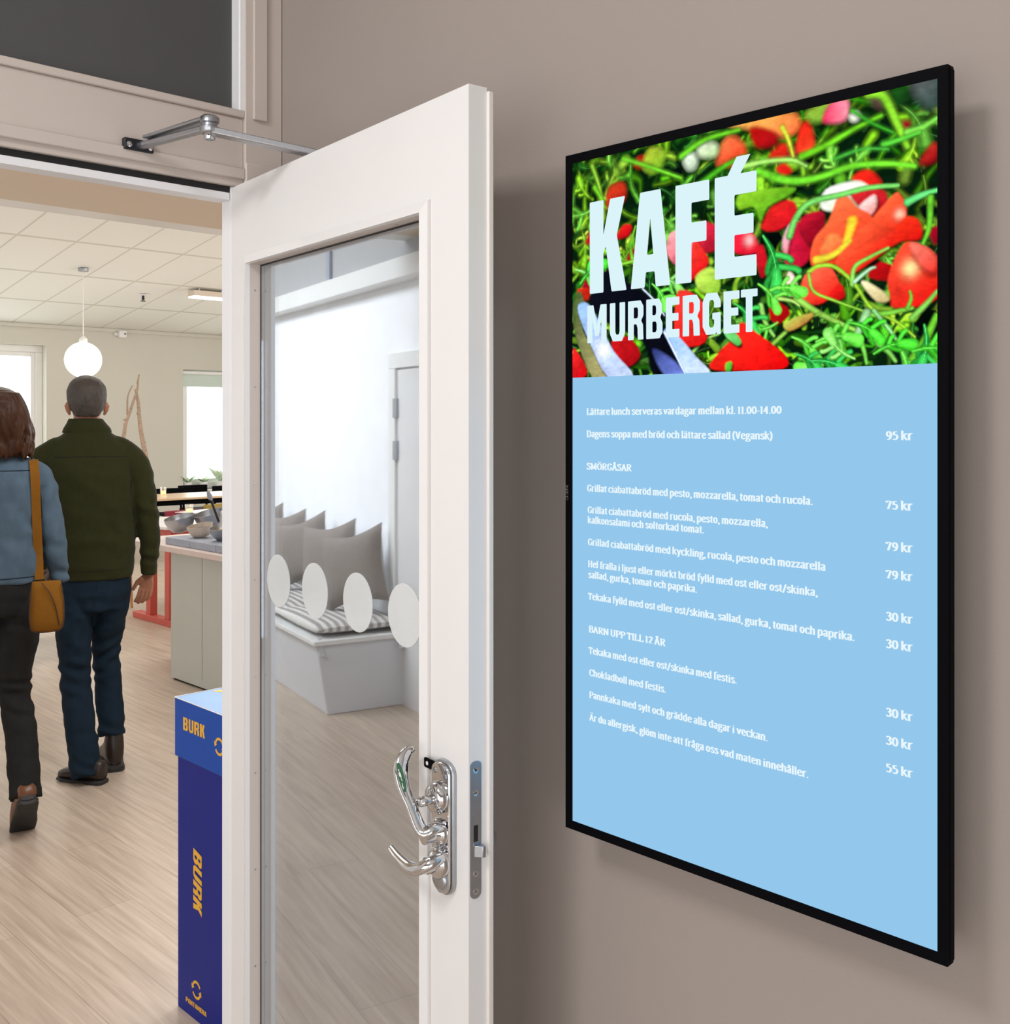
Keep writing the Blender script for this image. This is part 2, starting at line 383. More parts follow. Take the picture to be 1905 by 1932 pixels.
SER = {
 'a': (41, GA), 'ä': (41, GA+[D_(13, 64), D_(29, 64)]), 'å': (41, GA+[el(21, 64, 6, 7)]),
 'b': (46, [st(10, 74, 2), BOWL, hz(3, 10, 73)]), 'c': (41, [S_((36, 38), (30, 47), (22, 49), (12, 42), (8, 25), (12, 8), (22, 1), (31, 3), (37, 11))]),
 'd': (47, [st(36, 74, 2), DBOWL, hz(28, 36, 73), hz(36, 44, 1)]),
 'e': (43, [hz(9, 36, 27), S_((36, 27), (34, 42), (23, 49), (12, 42), (8, 25), (12, 8), (23, 1), (32, 4), (37, 12))]),
 'f': (30, [S_((34, 67), (28, 73), (20, 71), (15, 62), (14, 50)), st(14, 54, 2), hz(4, 27, 48), hz(5, 25, 1)]),
 'g': (43, [el(21, 33, 12, 15), S_((14, 20), (10, 12), (16, 6), (30, 3), (38, -6), (34, -16), (20, -20), (7, -15), (8, -5), (16, 3)), L_((30, 44), (41, 48))]),
 'h': (46, [st(10, 74, 2), S_((10, 36), (18, 46), (27, 49), (34, 42), (35, 30)), st(35, 33, 2), hz(3, 10, 73), hz(3, 18, 1), hz(27, 43, 1)]),
 'i': (23, [st(11, 48, 2), hz(4, 11, 47), hz(3, 19, 1), D_(11, 65)]),
 'j': (23, [S_((13, 48), (13, 20), (13, -8), (10, -17), (2, -19)), hz(6, 13, 47), D_(13, 65)]),
 'k': (45, [st(10, 74, 2), L_((35, 48), (12, 23)), L_((18, 29), (38, 2)), hz(3, 10, 73), hz(3, 18, 1), hz(27, 42, 47), hz(31, 45, 1)]),
 'l': (23, [st(11, 74, 2), hz(4, 11, 73), hz(3, 19, 1)]),
 'm': (68, [st(10, 48, 2), S_((10, 36), (17, 46), (25, 49), (32, 42), (33, 30)), st(33, 33, 2), S_((33, 36), (40, 46), (48, 49), (55, 42), (56, 30)), st(56, 33, 2), hz(3, 10, 47), hz(3, 18, 1), hz(26, 41, 1), hz(49, 64, 1)]),
 'n': (46, [st(10, 48, 2), S_((10, 36), (18, 46), (27, 49), (34, 42), (35, 30)), st(35, 33, 2), hz(3, 10, 47), hz(3, 18, 1), hz(27, 43, 1)]),
 'o': (44, GO), 'ö': (44, GO+[D_(14, 64), D_(30, 64)]),
 'p': (46, [st(10, 48, -20), BOWL, hz(3, 10, 47), hz(3, 19, -20)]),
 'r': (34, [st(10, 48, 2), S_((10, 33), (16, 44), (24, 49), (31, 46)), hz(3, 10, 47), hz(3, 19, 1)]),
 's': (38, [S_((31, 38), (27, 47), (19, 49), (10, 43), (10, 34), (20, 27), (31, 19), (32, 9), (24, 1), (14, 2), (8, 11))]),
 't': (30, [S_((14, 64), (14, 40), (14, 12), (18, 3), (28, 3)), hz(3, 29, 46)]),
 'u': (47, [S_((10, 48), (10, 30), (10, 14), (14, 3), (22, 2), (30, 6), (35, 14)), st(35, 48, 2), hz(3, 10, 47), hz(28, 35, 47), hz(35, 43, 1)]),
 'v': (42, [L_((7, 48), (21, 2)), L_((21, 2), (35, 48)), hz(1, 14, 47), hz(29, 42, 47)]),
 'y': (42, [L_((7, 48), (22, 2)), S_((36, 48), (22, 2), (14, -16), (5, -18)), hz(1, 14, 47), hz(29, 42, 47)]),
 'z': (40, [hz(8, 34, 47), L_((33, 47), (9, 2)), hz(8, 35, 2), st(8, 47, 38), st(35, 2, 11)]),
 'A': (50, CA), 'Å': (50, CA+[el(24, 80, 6, 7)]), 'Ä': (50, CA+[D_(16, 84), D_(33, 84)]),
 'B': (48, [st(12, 70, 1), S_((12, 69), (28, 69), (38, 62), (38, 45), (28, 37), (12, 37)), S_((12, 37), (30, 37), (41, 28), (41, 10), (30, 1), (12, 1)), hz(3, 12, 69), hz(3, 12, 1)]),
 'C': (48, [S_((42, 54), (36, 66), (26, 70), (13, 60), (8, 35), (13, 10), (26, 1), (37, 5), (43, 18)), st(42, 68, 52)]),
 'D': (54, [st(12, 70, 1), S_((12, 69), (26, 69), (41, 60), (46, 35), (41, 10), (26, 1), (12, 1)), hz(3, 12, 69), hz(3, 12, 1)]),
 'E': (46, [st(12, 70, 1), hz(3, 40, 69), hz(12, 32, 36), hz(3, 42, 1)]),
 'G': (52, [S_((42, 54), (36, 66), (26, 70), (13, 60), (8, 35), (13, 10), (26, 1), (36, 4), (42, 12)), st(42, 32, 2), hz(32, 49, 32), st(42, 68, 54)]),
 'H': (56, [st(12, 70, 1), st(43, 70, 1), hz(12, 43, 36), hz(3, 21, 69), hz(3, 21, 1), hz(34, 52, 69), hz(34, 52, 1)]),
 'I': (24, [st(12, 70, 1), hz(3, 21, 69), hz(3, 21, 1)]),
 'L': (43, [st(12, 70, 1), hz(3, 21, 69), hz(3, 39, 1), st(39, 1, 16)]),
 'M': (66, [st(11, 70, 1), L_((11, 70), (32, 8)), L_((32, 8), (53, 70)), st(54, 70, 1), hz(2, 11, 69), hz(54, 63, 69), hz(2, 19, 1), hz(46, 63, 1)]),
 'N': (54, [st(10, 70, 1), L_((10, 70), (43, 2)), st(44, 70, 2), hz(2, 11, 69), hz(36, 52, 69), hz(2, 18, 1)]),
 'O': (54, CO), 'Ö': (54, CO+[D_(18, 84), D_(36, 84)]),
 'P': (47, [st(12, 70, 1), S_((12, 69), (28, 69), (40, 61), (40, 42), (28, 33), (12, 33)), hz(3, 12, 69), hz(3, 22, 1)]),
 'R': (52, [st(12, 70, 1), S_((12, 69), (28, 69), (39, 62), (39, 45), (28, 36), (12, 36)), L_((25, 36), (42, 2)), hz(3, 12, 69), hz(3, 21, 1), hz(38, 51, 1)]),
 'S': (44, [S_((35, 55), (30, 67), (21, 70), (11, 63), (10, 51), (21, 40), (34, 30), (36, 15), (27, 2), (15, 2), (8, 14)), st(35, 68, 54), st(8, 2, 17)]),
 'T': (48, [st(24, 70, 1), hz(4, 44, 69), st(5, 69, 54), st(43, 69, 54), hz(15, 33, 1)]),
 'U': (54, [S_((12, 70), (12, 40), (12, 16), (18, 4), (28, 1), (38, 5), (43, 16), (43, 40), (43, 70)), hz(3, 21, 69), hz(35, 51, 69)]),
 'V': (50, [L_((8, 70), (25, 2)), L_((25, 2), (42, 70)), hz(1, 16, 69), hz(35, 50, 69)]),
 '0': (45, [el(22, 35, 15, 34)]), '1': (30, [st(15, 70, 1), L_((15, 69), (6, 62)), hz(6, 24, 1)]),
 '2': (42, [S_((9, 56), (14, 67), (22, 70), (32, 64), (33, 50), (24, 30), (8, 4)), hz(8, 36, 4)]),
 '3': (43, [S_((9, 58), (14, 67), (22, 70), (32, 63), (32, 47), (20, 38)), S_((20, 38), (33, 31), (35, 15), (26, 2), (15, 1), (8, 11))]),
 '4': (45, [st(30, 70, 1), L_((30, 70), (6, 20)), hz(6, 41, 20), hz(22, 38, 1)]),
 '5': (43, [hz(12, 34, 67), st(12, 68, 38), S_((12, 38), (22, 44), (33, 36), (35, 20), (27, 4), (16, 1), (8, 9))]),
 '7': (41, [hz(7, 35, 67), L_((35, 67), (17, 1)), st(7, 68, 54)]),
 '9': (44, [el(22, 48, 13, 21), S_((36, 52), (36, 36), (31, 14), (20, 2), (9, 2))]),
 '.': (20, [D_(10, 4)]), ',': (20, [D_(10, 4), S_((13, 4), (12, -6), (6, -12))]), '-': (26, [hz(4, 22, 24), hz(4, 22, 27)]),
 '/': (36, [L_((6, -8), (30, 74))]), '(': (26, [S_((21, 76), (11, 55), (9, 30), (12, 5), (21, -14))]), ')': (26, [S_((5, 76), (15, 55), (17, 30), (14, 5), (5, -14))]), ' ': (16, []),
}
def sweep(p, rx, ry):
    """outline quads of a broad pen (half widths rx, ry) drawn along the polyline p"""
    n = len(p); a = []; b = []
    for i in range(n):
        t = (p[min(i+1, n-1)][0]-p[max(i-1, 0)][0], p[min(i+1, n-1)][1]-p[max(i-1, 0)][1]); k = math.hypot(*t) or 1
        nx, ny = -t[1]/k, t[0]/k; q = math.hypot(rx*nx, ry*ny) or 1
        ox, oy = rx*rx*nx/q, ry*ry*ny/q
        a.append((p[i][0]+ox, p[i][1]+oy)); b.append((p[i][0]-ox, p[i][1]-oy))
    return a, b
def write(mb, text, fn, width=None, cap=None, rx=8.1, ry=3.6):
    """serif lettering in plane fn(u, v): u starts at 0, baseline v = 0; cap height in metres, total width in metres"""
    tot = sum(SER[c][0] for c in text); sx = (width/tot); sy = cap/70.0; x0 = 0
    for c in text:
        adv, stk = SER[c]; low = c.islower(); yf = (lambda v: v*1.1 if v <= 50 else 55+(v-50)*.86) if low else (lambda v: v)
        for kind, p in stk:
            if kind == 'd':
                q = [(p[0][0]+7.2*math.cos(a*math.pi/5), p[0][1]+6.4*math.sin(a*math.pi/5)) for a in range(10)]
                mb.add([fn((x0+u)*sx, yf(v)*sy) for u, v in q], [tuple(range(10))]); continue
            pp = p if kind == 'l' else catmull(p, kind == 'o')
            a, b = sweep(pp, rx, ry); n = len(pp)
            mb.add([fn((x0+u)*sx, yf(v)*sy) for u, v in a+b], [(i, i+1, n+i+1, n+i) for i in range(n-1)])
        x0 += adv

def rnd(poly, r, n=4):
    """round the corners of a 2D outline; r one radius or per corner"""
    out = []; m = len(poly)
    for i in range(m):
        p = Vector(poly[i]); a = Vector(poly[i-1])-p; b = Vector(poly[(i+1) % m])-p; rr = r[i] if hasattr(r, '__len__') else r
        rr = min(rr, a.length*.48, b.length*.48)
        if rr <= 0: out.append(tuple(p)); continue
        s, e = p+a.normalized()*rr, p+b.normalized()*rr
        for k in range(n+1):
            t = k/n; out.append(tuple(s*(1-t)**2+p*2*t*(1-t)+e*t*t))
    return out
BLK = {   # block letters on a unit square: outline, then holes
 'K': [[(0, 0), (.38, 0), (.38, .42), (.44, .5), (.6, 0), (1, 0), (.74, .6), (.96, 1), (.56, 1), (.38, .62), (.38, 1), (0, 1)]],
 'A': [[(0, 0), (.36, 0), (.39, .16), (.61, .16), (.64, 0), (1, 0), (.76, 1), (.24, 1)], [(.42, .34), (.5, .72), (.58, .34)]],
 'F': [[(0, 0), (.48, 0), (.48, .40), (.92, .40), (.92, .60), (.48, .60), (.48, .80), (1, .80), (1, 1), (0, 1)]],
 'E': [[(0, 0), (1, 0), (1, .2), (.48, .2), (.48, .41), (.93, .41), (.93, .6), (.48, .6), (.48, .8), (1, .8), (1, 1), (0, 1)]],
 'M': [[(0, 0), (.27, 0), (.27, .6), (.4, .18), (.6, .18), (.73, .6), (.73, 0), (1, 0), (1, 1), (.68, 1), (.5, .45), (.32, 1), (0, 1)]],
 'U': [[(0, 1), (0, .2), (.2, 0), (.8, 0), (1, .2), (1, 1), (.64, 1), (.64, .24), (.58, .17), (.42, .17), (.36, .24), (.36, 1)]],
 'R': [[(0, 0), (.38, 0), (.38, .4), (.55, .4), (.62, .3), (.64, 0), (1, 0), (.97, .38), (.85, .48), (1, .62), (1, .85), (.82, 1), (0, 1)], [(.38, .55), (.38, .83), (.6, .83), (.65, .78), (.65, .6), (.6, .55)]],
 'B': [[(0, 0), (.82, 0), (1, .15), (1, .38), (.86, .52), (.97, .65), (.97, .85), (.8, 1), (0, 1)], [(.38, .16), (.38, .43), (.58, .43), (.64, .38), (.64, .21), (.58, .16)], [(.38, .59), (.38, .84), (.56, .84), (.61, .79), (.61, .64), (.56, .59)]],
 'G': [[(.2, 0), (.7, 0), (.76, .06), (.8, 0), (1, 0), (1, .52), (.54, .52), (.54, .36), (.64, .36), (.64, .24), (.58, .17), (.42, .17), (.36, .24), (.36, .76), (.42, .83), (.58, .83), (.64, .76), (.64, .64), (1, .64), (1, .8), (.8, 1), (.2, 1), (0, .8), (0, .2)]],
 'T': [[(.3, 0), (.7, 0), (.7, .82), (1, .82), (1, 1), (0, 1), (0, .82), (.3, .82)]],
 'P': [[(0, 0), (.38, 0), (.38, .36), (.8, .36), (1, .52), (1, .85), (.82, 1), (0, 1)], [(.38, .52), (.38, .84), (.58, .84), (.64, .78), (.64, .58), (.58, .52)]],
 'N': [[(0, 0), (.33, 0), (.33, .5), (.66, 0), (1, 0), (1, 1), (.67, 1), (.67, .5), (.34, 1), (0, 1)]],
 'ACUTE': [[(0, 0), (.55, 0), (1, 1), (.42, 1)]],
}
def block(mb, ch, fn, r=.03):
    """fn maps the letter's unit square into its plane; holes are bridged by the curve filler"""
    cu = bpy.data.curves.new('tmp', 'CURVE'); cu.dimensions = '2D'; cu.fill_mode = 'BOTH'
    for pl in BLK[ch]:
        pl = rnd(pl, r, 3); sp = cu.splines.new('POLY'); sp.points.add(len(pl)-1); sp.use_cyclic_u = True
        for i, (x, y) in enumerate(pl): sp.points[i].co = (x, y, 0, 1)
    ob = bpy.data.objects.new('tmp', cu); COL.objects.link(ob)
    me = bpy.data.meshes.new_from_object(ob.evaluated_get(bpy.context.evaluated_depsgraph_get()))
    mb.add([fn(v.co.x, v.co.y) for v in me.vertices], [tuple(p.vertices) for p in me.polygons])
    bpy.data.objects.remove(ob); bpy.data.curves.remove(cu); bpy.data.meshes.remove(me)

# ================================================================== THE SETTING
# mirror image in the door glass -> real point on the plane x = X
GN = Vector((.992, -.126, 0)); GP = Vector((-.1125, 0, 0))+GN*.0225
def mirrored(px, py, X):
    d = ray(px, py); d2_ = d-GN*2*d.dot(GN); c2 = CAM-GN*2*(CAM-GP).dot(GN); return c2+d2_*((X-c2.x)/d2_.x)

XL, YF, XR = -2.0, 12.7, 10.0                 # cafe: left wall, far wall, right wall
ZC0, ZSL = 4.94, 0.159                        # sloping cafe ceiling: z = ZC0 - ZSL*y
struct(MB().box((-4.2, -5.2, -.06), (10.2, 13.1, 0)), 'floor', M['floor'], 'light oak plank floor running through the doorway', 'floor')
struct(MB().box((0, -5.0, 0), (.14, -.001, 3.2)), 'wall_right', M['wall_taupe'], 'plain taupe wall carrying the menu screen', 'wall')
struct(MB().box((-4.1, -5.1, 0), (.14, -5.0, 3.2)), 'wall_rear', M['grey_wall'], 'plain wall behind the viewer', 'wall')
struct(MB().box((-4.1, -5.0, 0), (-4.0, 0, 3.2)), 'wall_side', M['grey_wall'], 'plain wall on the open side of the foyer', 'wall')
struct(MB().box((-4.1, -5.1, 3.2), (.14, .04, 3.3)), 'ceiling', M['white_trim'], 'flat white foyer ceiling', 'ceiling')
wp = MB().box((-4.1, 0, 0), (-1.12, .04, 3.2)).box((-1.12, 0, 3.0), (0, .04, 3.2)).box((.14, -.12, 0), (10.1, 0, 5.0)).box((-2.1, .0, 3.2), (.14, .05, 5.0))
struct(wp, 'wall_partition', M['frame_paint'], 'partition wall around the doorway between foyer and cafe', 'wall')
# far wall with two window openings
LW = (2.2, 4.40, .75, 2.64); RW = (6.39, 8.6, .60, 2.385)
fw = MB().box((XL, YF, 0), (LW[0], YF+.3, 3.4)).box((LW[0], YF, 0), (LW[1], YF+.3, LW[2])).box((LW[0], YF, LW[3]), (LW[1], YF+.3, 3.4))
fw.box((LW[1], YF, 0), (RW[0], YF+.3, 3.4)).box((RW[0], YF, 0), (RW[1], YF+.3, RW[2])).box((RW[0], YF, RW[3]), (RW[1], YF+.3, 3.4)).box((RW[1], YF, 0), (XR, YF+.3, 3.4))
struct(fw, 'wall_far', M['cafe_wall'], 'greyish beige far wall of the cafe with two windows', 'wall')
struct(MB().box((XL-.15, .05, 0), (XL, YF, 5.0)), 'wall_left', M['white_wall'], 'mottled white cafe wall mirrored in the door glass', 'wall')
struct(MB().box((XR, 0, 0), (XR+.15, YF, 5.0)), 'wall_end', M['cafe_wall'], 'beige cafe side wall beyond the tables', 'wall')
ce = MB(); zc = lambda y: ZC0-ZSL*y
ce.hexa([(XL, .05, zc(.05)), (XR, .05, zc(.05)), (XR, YF, zc(YF)), (XL, YF, zc(YF)), (XL, .05, zc(.05)+.06), (XR, .05, zc(.05)+.06), (XR, YF, zc(YF)+.06), (XL, YF, zc(YF)+.06)])
struct(ce, 'ceiling_sloped', M['tiles'], 'sloping tiled cafe ceiling', 'ceiling')
ZS, YS = 2.60, 3.17
struct(MB().box((XL, .05, ZS), (XR, YS-.12, ZS+.12)).box((XL, YS-.16, ZS+.12), (XR, YS-.12, zc(YS))), 'ceiling_soffit', M['soffit'], 'peach painted lowered ceiling just inside the doorway', 'ceiling')
struct(MB().box((XL, YS-.12, ZS+.002), (XR, YS+.06, ZS+.05)), 'trim_1', M['white_trim'], 'white strip along the edge of the peach lowered ceiling', 'trim', bevel=.006)
struct(MB().box((XL, YF-.03, zc(YF)-.05), (XR, YF-.001, zc(YF)+.0)), 'trim_2', M['cafe_wall'], 'narrow cornice where sloping ceiling meets far wall', 'trim')
bz_ = mirrored(650, 552, XL+.12).z
struct(MB().box((XL+.001, .06, bz_+.11), (XL+.08, YF-.05, 4.0)), 'trim_11', M['grey_wall'], 'grey boarding above the white boxed beam', 'trim')
gy_ = mirrored(621, 500, XL+.09).y
struct(MB().box((XL+.08, gy_-.03, bz_+.11), (XL+.10, gy_+.03, 3.6)), 'trim_12', M['slate'], 'dark vertical strip above the white boxed beam', 'trim')
struct(MB().box((XL+.001, .06, bz_), (XL+.12, YF-.05, bz_+.11)), 'trim_3', M['white_trim'], 'white boxed beam along the mottled white wall', 'trim')
struct(MB().box((XL, YF-.016, 0), (XR, YF-.001, .1)), 'baseboard_far', M['white_trim'], 'white baseboard under the cafe windows', 'baseboard')

# door frame: right casing, head, transom
XH = -.1125                                   # hinge line
cz = MB().box((-.0876, -.012, 0), (-.001, .0, 3.0)).box((-.072, -.020, 2.22), (-.040, -.012, 3.0)).box((-.0876, -.016, 0), (-.001, -.012, 2.13))
struct(cz, 'trim_4', M['frame_paint'], 'moulded casing in the corner beside the open door', 'trim', bevel=.003)
hd = MB().box((-1.12, -.004, 2.08), (-.0876, .04, 2.2205)).box((-1.12, -.012, 2.095), (-.0876, -.004, 2.118)).box((-1.12, -.010, 2.2205), (-.0876, .012, 2.236))
struct(hd, 'trim_5', M['frame_paint'], 'painted head rail above the doorway', 'trim', bevel=.002)
struct(MB().box((-1.12, .012, 2.2205), (-.1046, .03, 3.0)), 'window_1', M['transom'], 'dark grey transom panel above the doorway', 'window')
struct(MB().box((-.1046, -.004, 2.236), (-.0966, .02, 3.0)).box((-.0966, -.008, 2.236), (-.0876, .02, 3.0)), 'trim_6', M['jamb_white'], 'white glazing bead at the edge of the dark transom', 'trim')
struct(MB().box((-1.12, .006, 2.0665), (XH, .036, 2.0799)), 'trim_7', M['gasket'], 'black rubber seal under the head rail', 'trim')
struct(MB().box((-1.12, .004, 2.052), (XH-.002, .045, 2.0664)), 'trim_8', M['jamb_white'], 'pale metal strip along the top of the doorway', 'trim')
struct(MB().box((XH, .0, 0), (-.0877, .040, 2.08)), 'trim_9', M['jamb_white'], 'white door jamb on the hinge side', 'trim', bevel=.004)
struct(MB().box((-1.12, .0, 0), (-1.07, .05, 2.08)), 'trim_10', M['jamb_white'], 'white door jamb on the latch side', 'trim', bevel=.004)

# far windows
def far_window(name, W, label, blind=False):
    x0, x1, z0, z1 = W
    r = empty(name, ((x0+x1)/2, YF+.1, z0), 0, label, 'window', kind='structure'); c = Vector(((x0+x1)/2, YF+.1, z0))
    X0, X1, Z1 = x0-c.x, x1-c.x, z1-z0
    MB().box((X0, .04, .09), (X0+.09, .12, Z1-.09)).box((X1-.09, .04, .09), (X1, .12, Z1-.09)).box((X0, .04, 0), (X1, .12, .09)).box((X0, .04, Z1-.09), (X1, .12, Z1)).build('window_frame', M['white_trim'], r, bevel=.006)
    MB().box((X0+.09, .055, .09), (X0+.15, .105, Z1-.09)).box((X1-.15, .055, .09), (X1-.09, .105, Z1-.09)).box((X0+.15, .055, .09), (X1-.15, .105, .15)).box((X0+.15, .055, Z1-.15), (X1-.15, .105, Z1-.09)).build('sash', M['white_trim'], r, bevel=.006)
    MB().box((X0+.14, .075, .14), (X1-.14, .083, Z1-.14)).build('pane', M['window_glass'], r)
    MB().box((X0-.03, -.14, -.03), (X1+.03, .04, 0)).build('window_sill', M['white_trim'], r, bevel=.005)
    if blind:
        MB().lathe([(.03, X0+.01), (.03, X1-.01)], (0, -.04, Z1-.04), (1, 0, 0)).build('blind_roller', M['white_trim'], r, smooth=True)
        MB().box((X0+.02, -.02, Z1-.25), (X1-.02, -.016, Z1-.06)).build('blind', pm('pale green blind', (.62, .72, .66), .8), r)
    return r
far_window('window_2', LW, 'white framed cafe window beyond the two walking people')
far_window('window_3', RW, 'bright window with pale blind beyond the cafe tables', True)

# the white wall's own door, seen mirrored in the glass
DY2 = mirrored(741, 900, XL).y-1.10; DZ2 = mirrored(770, 662, XL+.03).z
d2 = empty('door_2', (XL, DY2, 0), 0, 'white door with hinges mirrored at the edge of the door glass', 'door', kind='structure')
MB().box((0, .0, 0), (.03, .09, DZ2-.09)).box((0, 1.01, 0), (.03, 1.10, DZ2-.09)).box((0, 0, DZ2-.09), (.03, 1.10, DZ2)).build('door_frame', M['white_trim'], d2, bevel=.004)
MB().box((.001, .095, 0), (.02, .985, DZ2-.1)).build('door_leaf', M['door_white'], d2)
for z in (.35, mirrored(757, 788, XL).z, mirrored(757, 868, XL).z): MB().box((.02, .975, z), (.036, 1.025, z+.11)).build('hinge', M['steel'], d2)

# ================================================================== THE OPEN DOOR
# local frame: x along the leaf from hinge to free edge, y into the leaf (towards the taupe wall), z up
DA = math.atan2(-.992, -.126)
DW, DT, DZ = .8377, .0313, 2.076
door = empty('door_1', (XH, 0, 0), DA, 'white glazed door standing open in front of the taupe wall', 'door', kind='structure')
PX0, PX1, PZ0, PZ1 = .090, .722, .22, 1.912
lf = MB().box((0, 0, .01), (PX0, DT, DZ)).box((PX1, 0, .01), (DW, DT, DZ)).box((PX0, 0, .01), (PX1, DT, PZ0)).box((PX0, 0, PZ1), (PX1, DT, DZ))
leaf = lf.build('door_leaf', M['door_white'], door)
MB().box((.004, DT, .015), (DW+.004, .041, DZ-.004)).box((PX0+.01, DT-.001, PZ0+.01), (PX1-.01, .0415, PZ1-.01))
lp = MB().box((.004, DT, .015), (PX0, .041, DZ-.005)).box((PX1, DT, .015), (DW+.0045, .041, DZ-.005)).box((PX0, DT, .015), (PX1, .041, PZ0)).box((PX0, DT, PZ1), (PX1, .041, DZ-.005))
lp.build('rebate_lip', M['door_edge'], door, bevel=.002)
# glazing bead: raised mitred moulding on the face and the reveal down to the glass
bd = MB()
def bead(x0, x1, z0, z1, w_):
    o = [(x0, z0), (x1, z0), (x1, z1), (x0, z1)]; i = [(x0+w_, z0+w_), (x1-w_, z0+w_), (x1-w_, z1-w_), (x0+w_, z1-w_)]
    for k in range(4):
        a, b, c, d = o[k], o[(k+1) % 4], i[(k+1) % 4], i[k]
        bd.hexa([(a[0], .001, a[1]), (b[0], .001, b[1]), (c[0], .001, c[1]), (d[0], .001, d[1]), (a[0], -.005, a[1]), (b[0], -.005, b[1]), (c[0], -.009, c[1]), (d[0], -.009, d[1])])
bead(PX0-.0165, PX1+.0165, PZ0-.0165, PZ1+.0165, .0165)
bd.build('glazing_bead', M['door_white'], door)
gp = MB(); gx0, gx1, gz0, gz1 = PX0-.0175, PX1+.0175, PZ0-.0175, PZ1+.0175
gp.box((gx0, -.0006, gz0), (gx0+.001, .001, gz1)).box((gx1-.0013, -.0008, gz0), (gx1, .001, gz1)).box((gx0, -.0006, gz1-.001), (gx1, .001, gz1))
gp.build('bead_joint', M['frame_paint'], door)
rv = MB().box((PX0-.0005, .0, PZ0), (PX0+.001, .022, PZ1)).box((PX1-.001, 0, PZ0), (PX1+.0005, .022, PZ1)).box((PX0, 0, PZ1-.001), (PX1, .022, PZ1+.0005)).box((PX0, 0, PZ0-.0005), (PX1, .022, PZ0+.001))
rv.build('glazing_rebate', M['frame_paint'], door)
pn = MB()
for k in range(9):
    for x in (PX0+.0012, ): pn.lathe([(.0022, 0), (.0016, .0008)], (x, .011, PZ0+.12+k*.19), (1, 0, 0), 10)
for k in range(4): pn.lathe([(.0022, 0), (.0016, .0008)], (PX0+.1+k*.145, .011, PZ1-.0012), (0, 0, -1), 10)
pn.build('bead_nail', M['steel'], door)
MB().box((PX0+.001, .0225, PZ0+.001), (PX1-.001, .0265, PZ1-.001)).build('glass_pane', M['pane'], door)
sl = MB().box((PX0+.001, .0218, PZ0), (PX0+.004, .0226, PZ1)).box((PX0, .0218, PZ1-.004), (PX1, .0226, PZ1-.001))
sl.build('glazing_seal', M['gasket'], door)
for x in (.1735, .324, .481, .631):
    MB().lathe([(.050, 0), (.050, .0004)], (x, .0222, 1.297), (0, -1, 0), 48).build('marker_dot', M['frost'], door)
for z in (.25, 1.0, 1.83):
    MB().lathe([(.008, 0), (.008, .09)], (-.003, .036, z), (0, 0, 1), 14).build('hinge', M['steel'], door, smooth=True)
# lock furniture on the face
def oval(w_, h_, n=10, topscale=1.0):
    """tall plate outline with rounded ends, centre at 0"""
    pts = []
    for k in range(n+1): a = math.pi*k/n; pts.append((w_/2*math.cos(a), h_/2-w_/2*.62+w_/2*.62*math.sin(a)))
    for k in range(n+1): a = math.pi+math.pi*k/n; pts.append((w_/2*math.cos(a)*1.0, -h_/2+w_/2*.9+w_/2*.9*math.sin(a)))
    return pts
lpx, lpz = .782, 1.0165
fnp = lambda u, v, d: (lpx+u, -d, lpz+v)
plate = MB().prism(oval(.052, .194), fnp, 0, .007).build('lock_plate', M['steel'], door, bevel=.0015)
MB().prism(oval(.046, .188), fnp, .007, .012).build('plate_face', M['chrome'], plate, bevel=.002)
sc_ = MB()
for u, v in ((-.013, .080), (.013, .076), (-.013, -.079), (.012, -.080), (0, -.088)): sc_.lathe([(.0042, .0115), (.0042, .013), (.003, .0134), (.0015, .0126)], (lpx+u, 0, lpz+v), (0, -1, 0), 14)
sc_.build('plate_screw', M['steel'], plate, smooth=True)
tt = MB().lathe([(.023, .012), (.023, .018), (.019, .024), (.012, .026)], (lpx-.002, 0, 1.060), (0, -1, 0)).build('thumb_rosette', M['chrome'], door, smooth=True)
MB().tube([(lpx-.002, -.024, 1.060), (lpx-.002, -.034, 1.060), (lpx-.003, -.044, 1.059), (lpx-.003, -.046, 1.059)], [.0085, .0095, .009, .006], 18, .75).build('thumb_turn', M['chrome'], tt, smooth=True)
r1 = MB().lathe([(.021, .012), (.021, .017), (.017, .021), (.0115, .024), (.0115, .040)], (lpx, 0, 1.010), (0, -1, 0)).build('lever_rosette', M['chrome'], door, smooth=True)
def smooth3(p, n=6):
    p = [Vector(q) for q in p]; out = []
    for i in range(len(p)-1):
        a, b, c, d = p[max(i-1, 0)], p[i], p[i+1], p[min(i+2, len(p)-1)]
        for j in range(n):
            t = j/n; out.append(.5*(2*b+(c-a)*t+(2*a-5*b+4*c-d)*t*t+(3*b-a-3*c+d)*t**3))
    out.append(p[-1]); return out
def interp(r, n): return [float(v) for v in np.interp(np.linspace(0, len(r)-1, n), range(len(r)), r)]
def dloc(px, py, n):
    hx, hy = -.555-.7986*n, 2.169-.6016*n; r = (px-CX)/FPX; s_ = (-hx+hy*r)/(.6016+.7986*r); return (s_, -n, 1.6-(py-CY)/FPX*(hy-.7986*s_))
pth = smooth3([dloc(*a) for a in ((830, 1561, .020), (817, 1563, .036), (802, 1570, .046), (791, 1560, .050), (776, 1522, .052), (761, 1484, .053), (756, 1456, .051), (760, 1432, .044), (770, 1417, .034), (781, 1412, .026))])
esc = MB().tube(pth, interp([.010, .0105, .0112, .0105, .0095, .0115, .0125, .0110, .008, .004], len(pth)), 20, .72, up=(0, 0, 1)).build('escape_lever', M['chrome'], r1, smooth=True)
pts = []
ux = Vector((-.36, 0, .93)).normalized()
c0 = Vector(dloc(757, 1466, .0645)); ux = (Vector(dloc(753, 1442, .062))-Vector(dloc(764, 1490, .0635))).normalized()
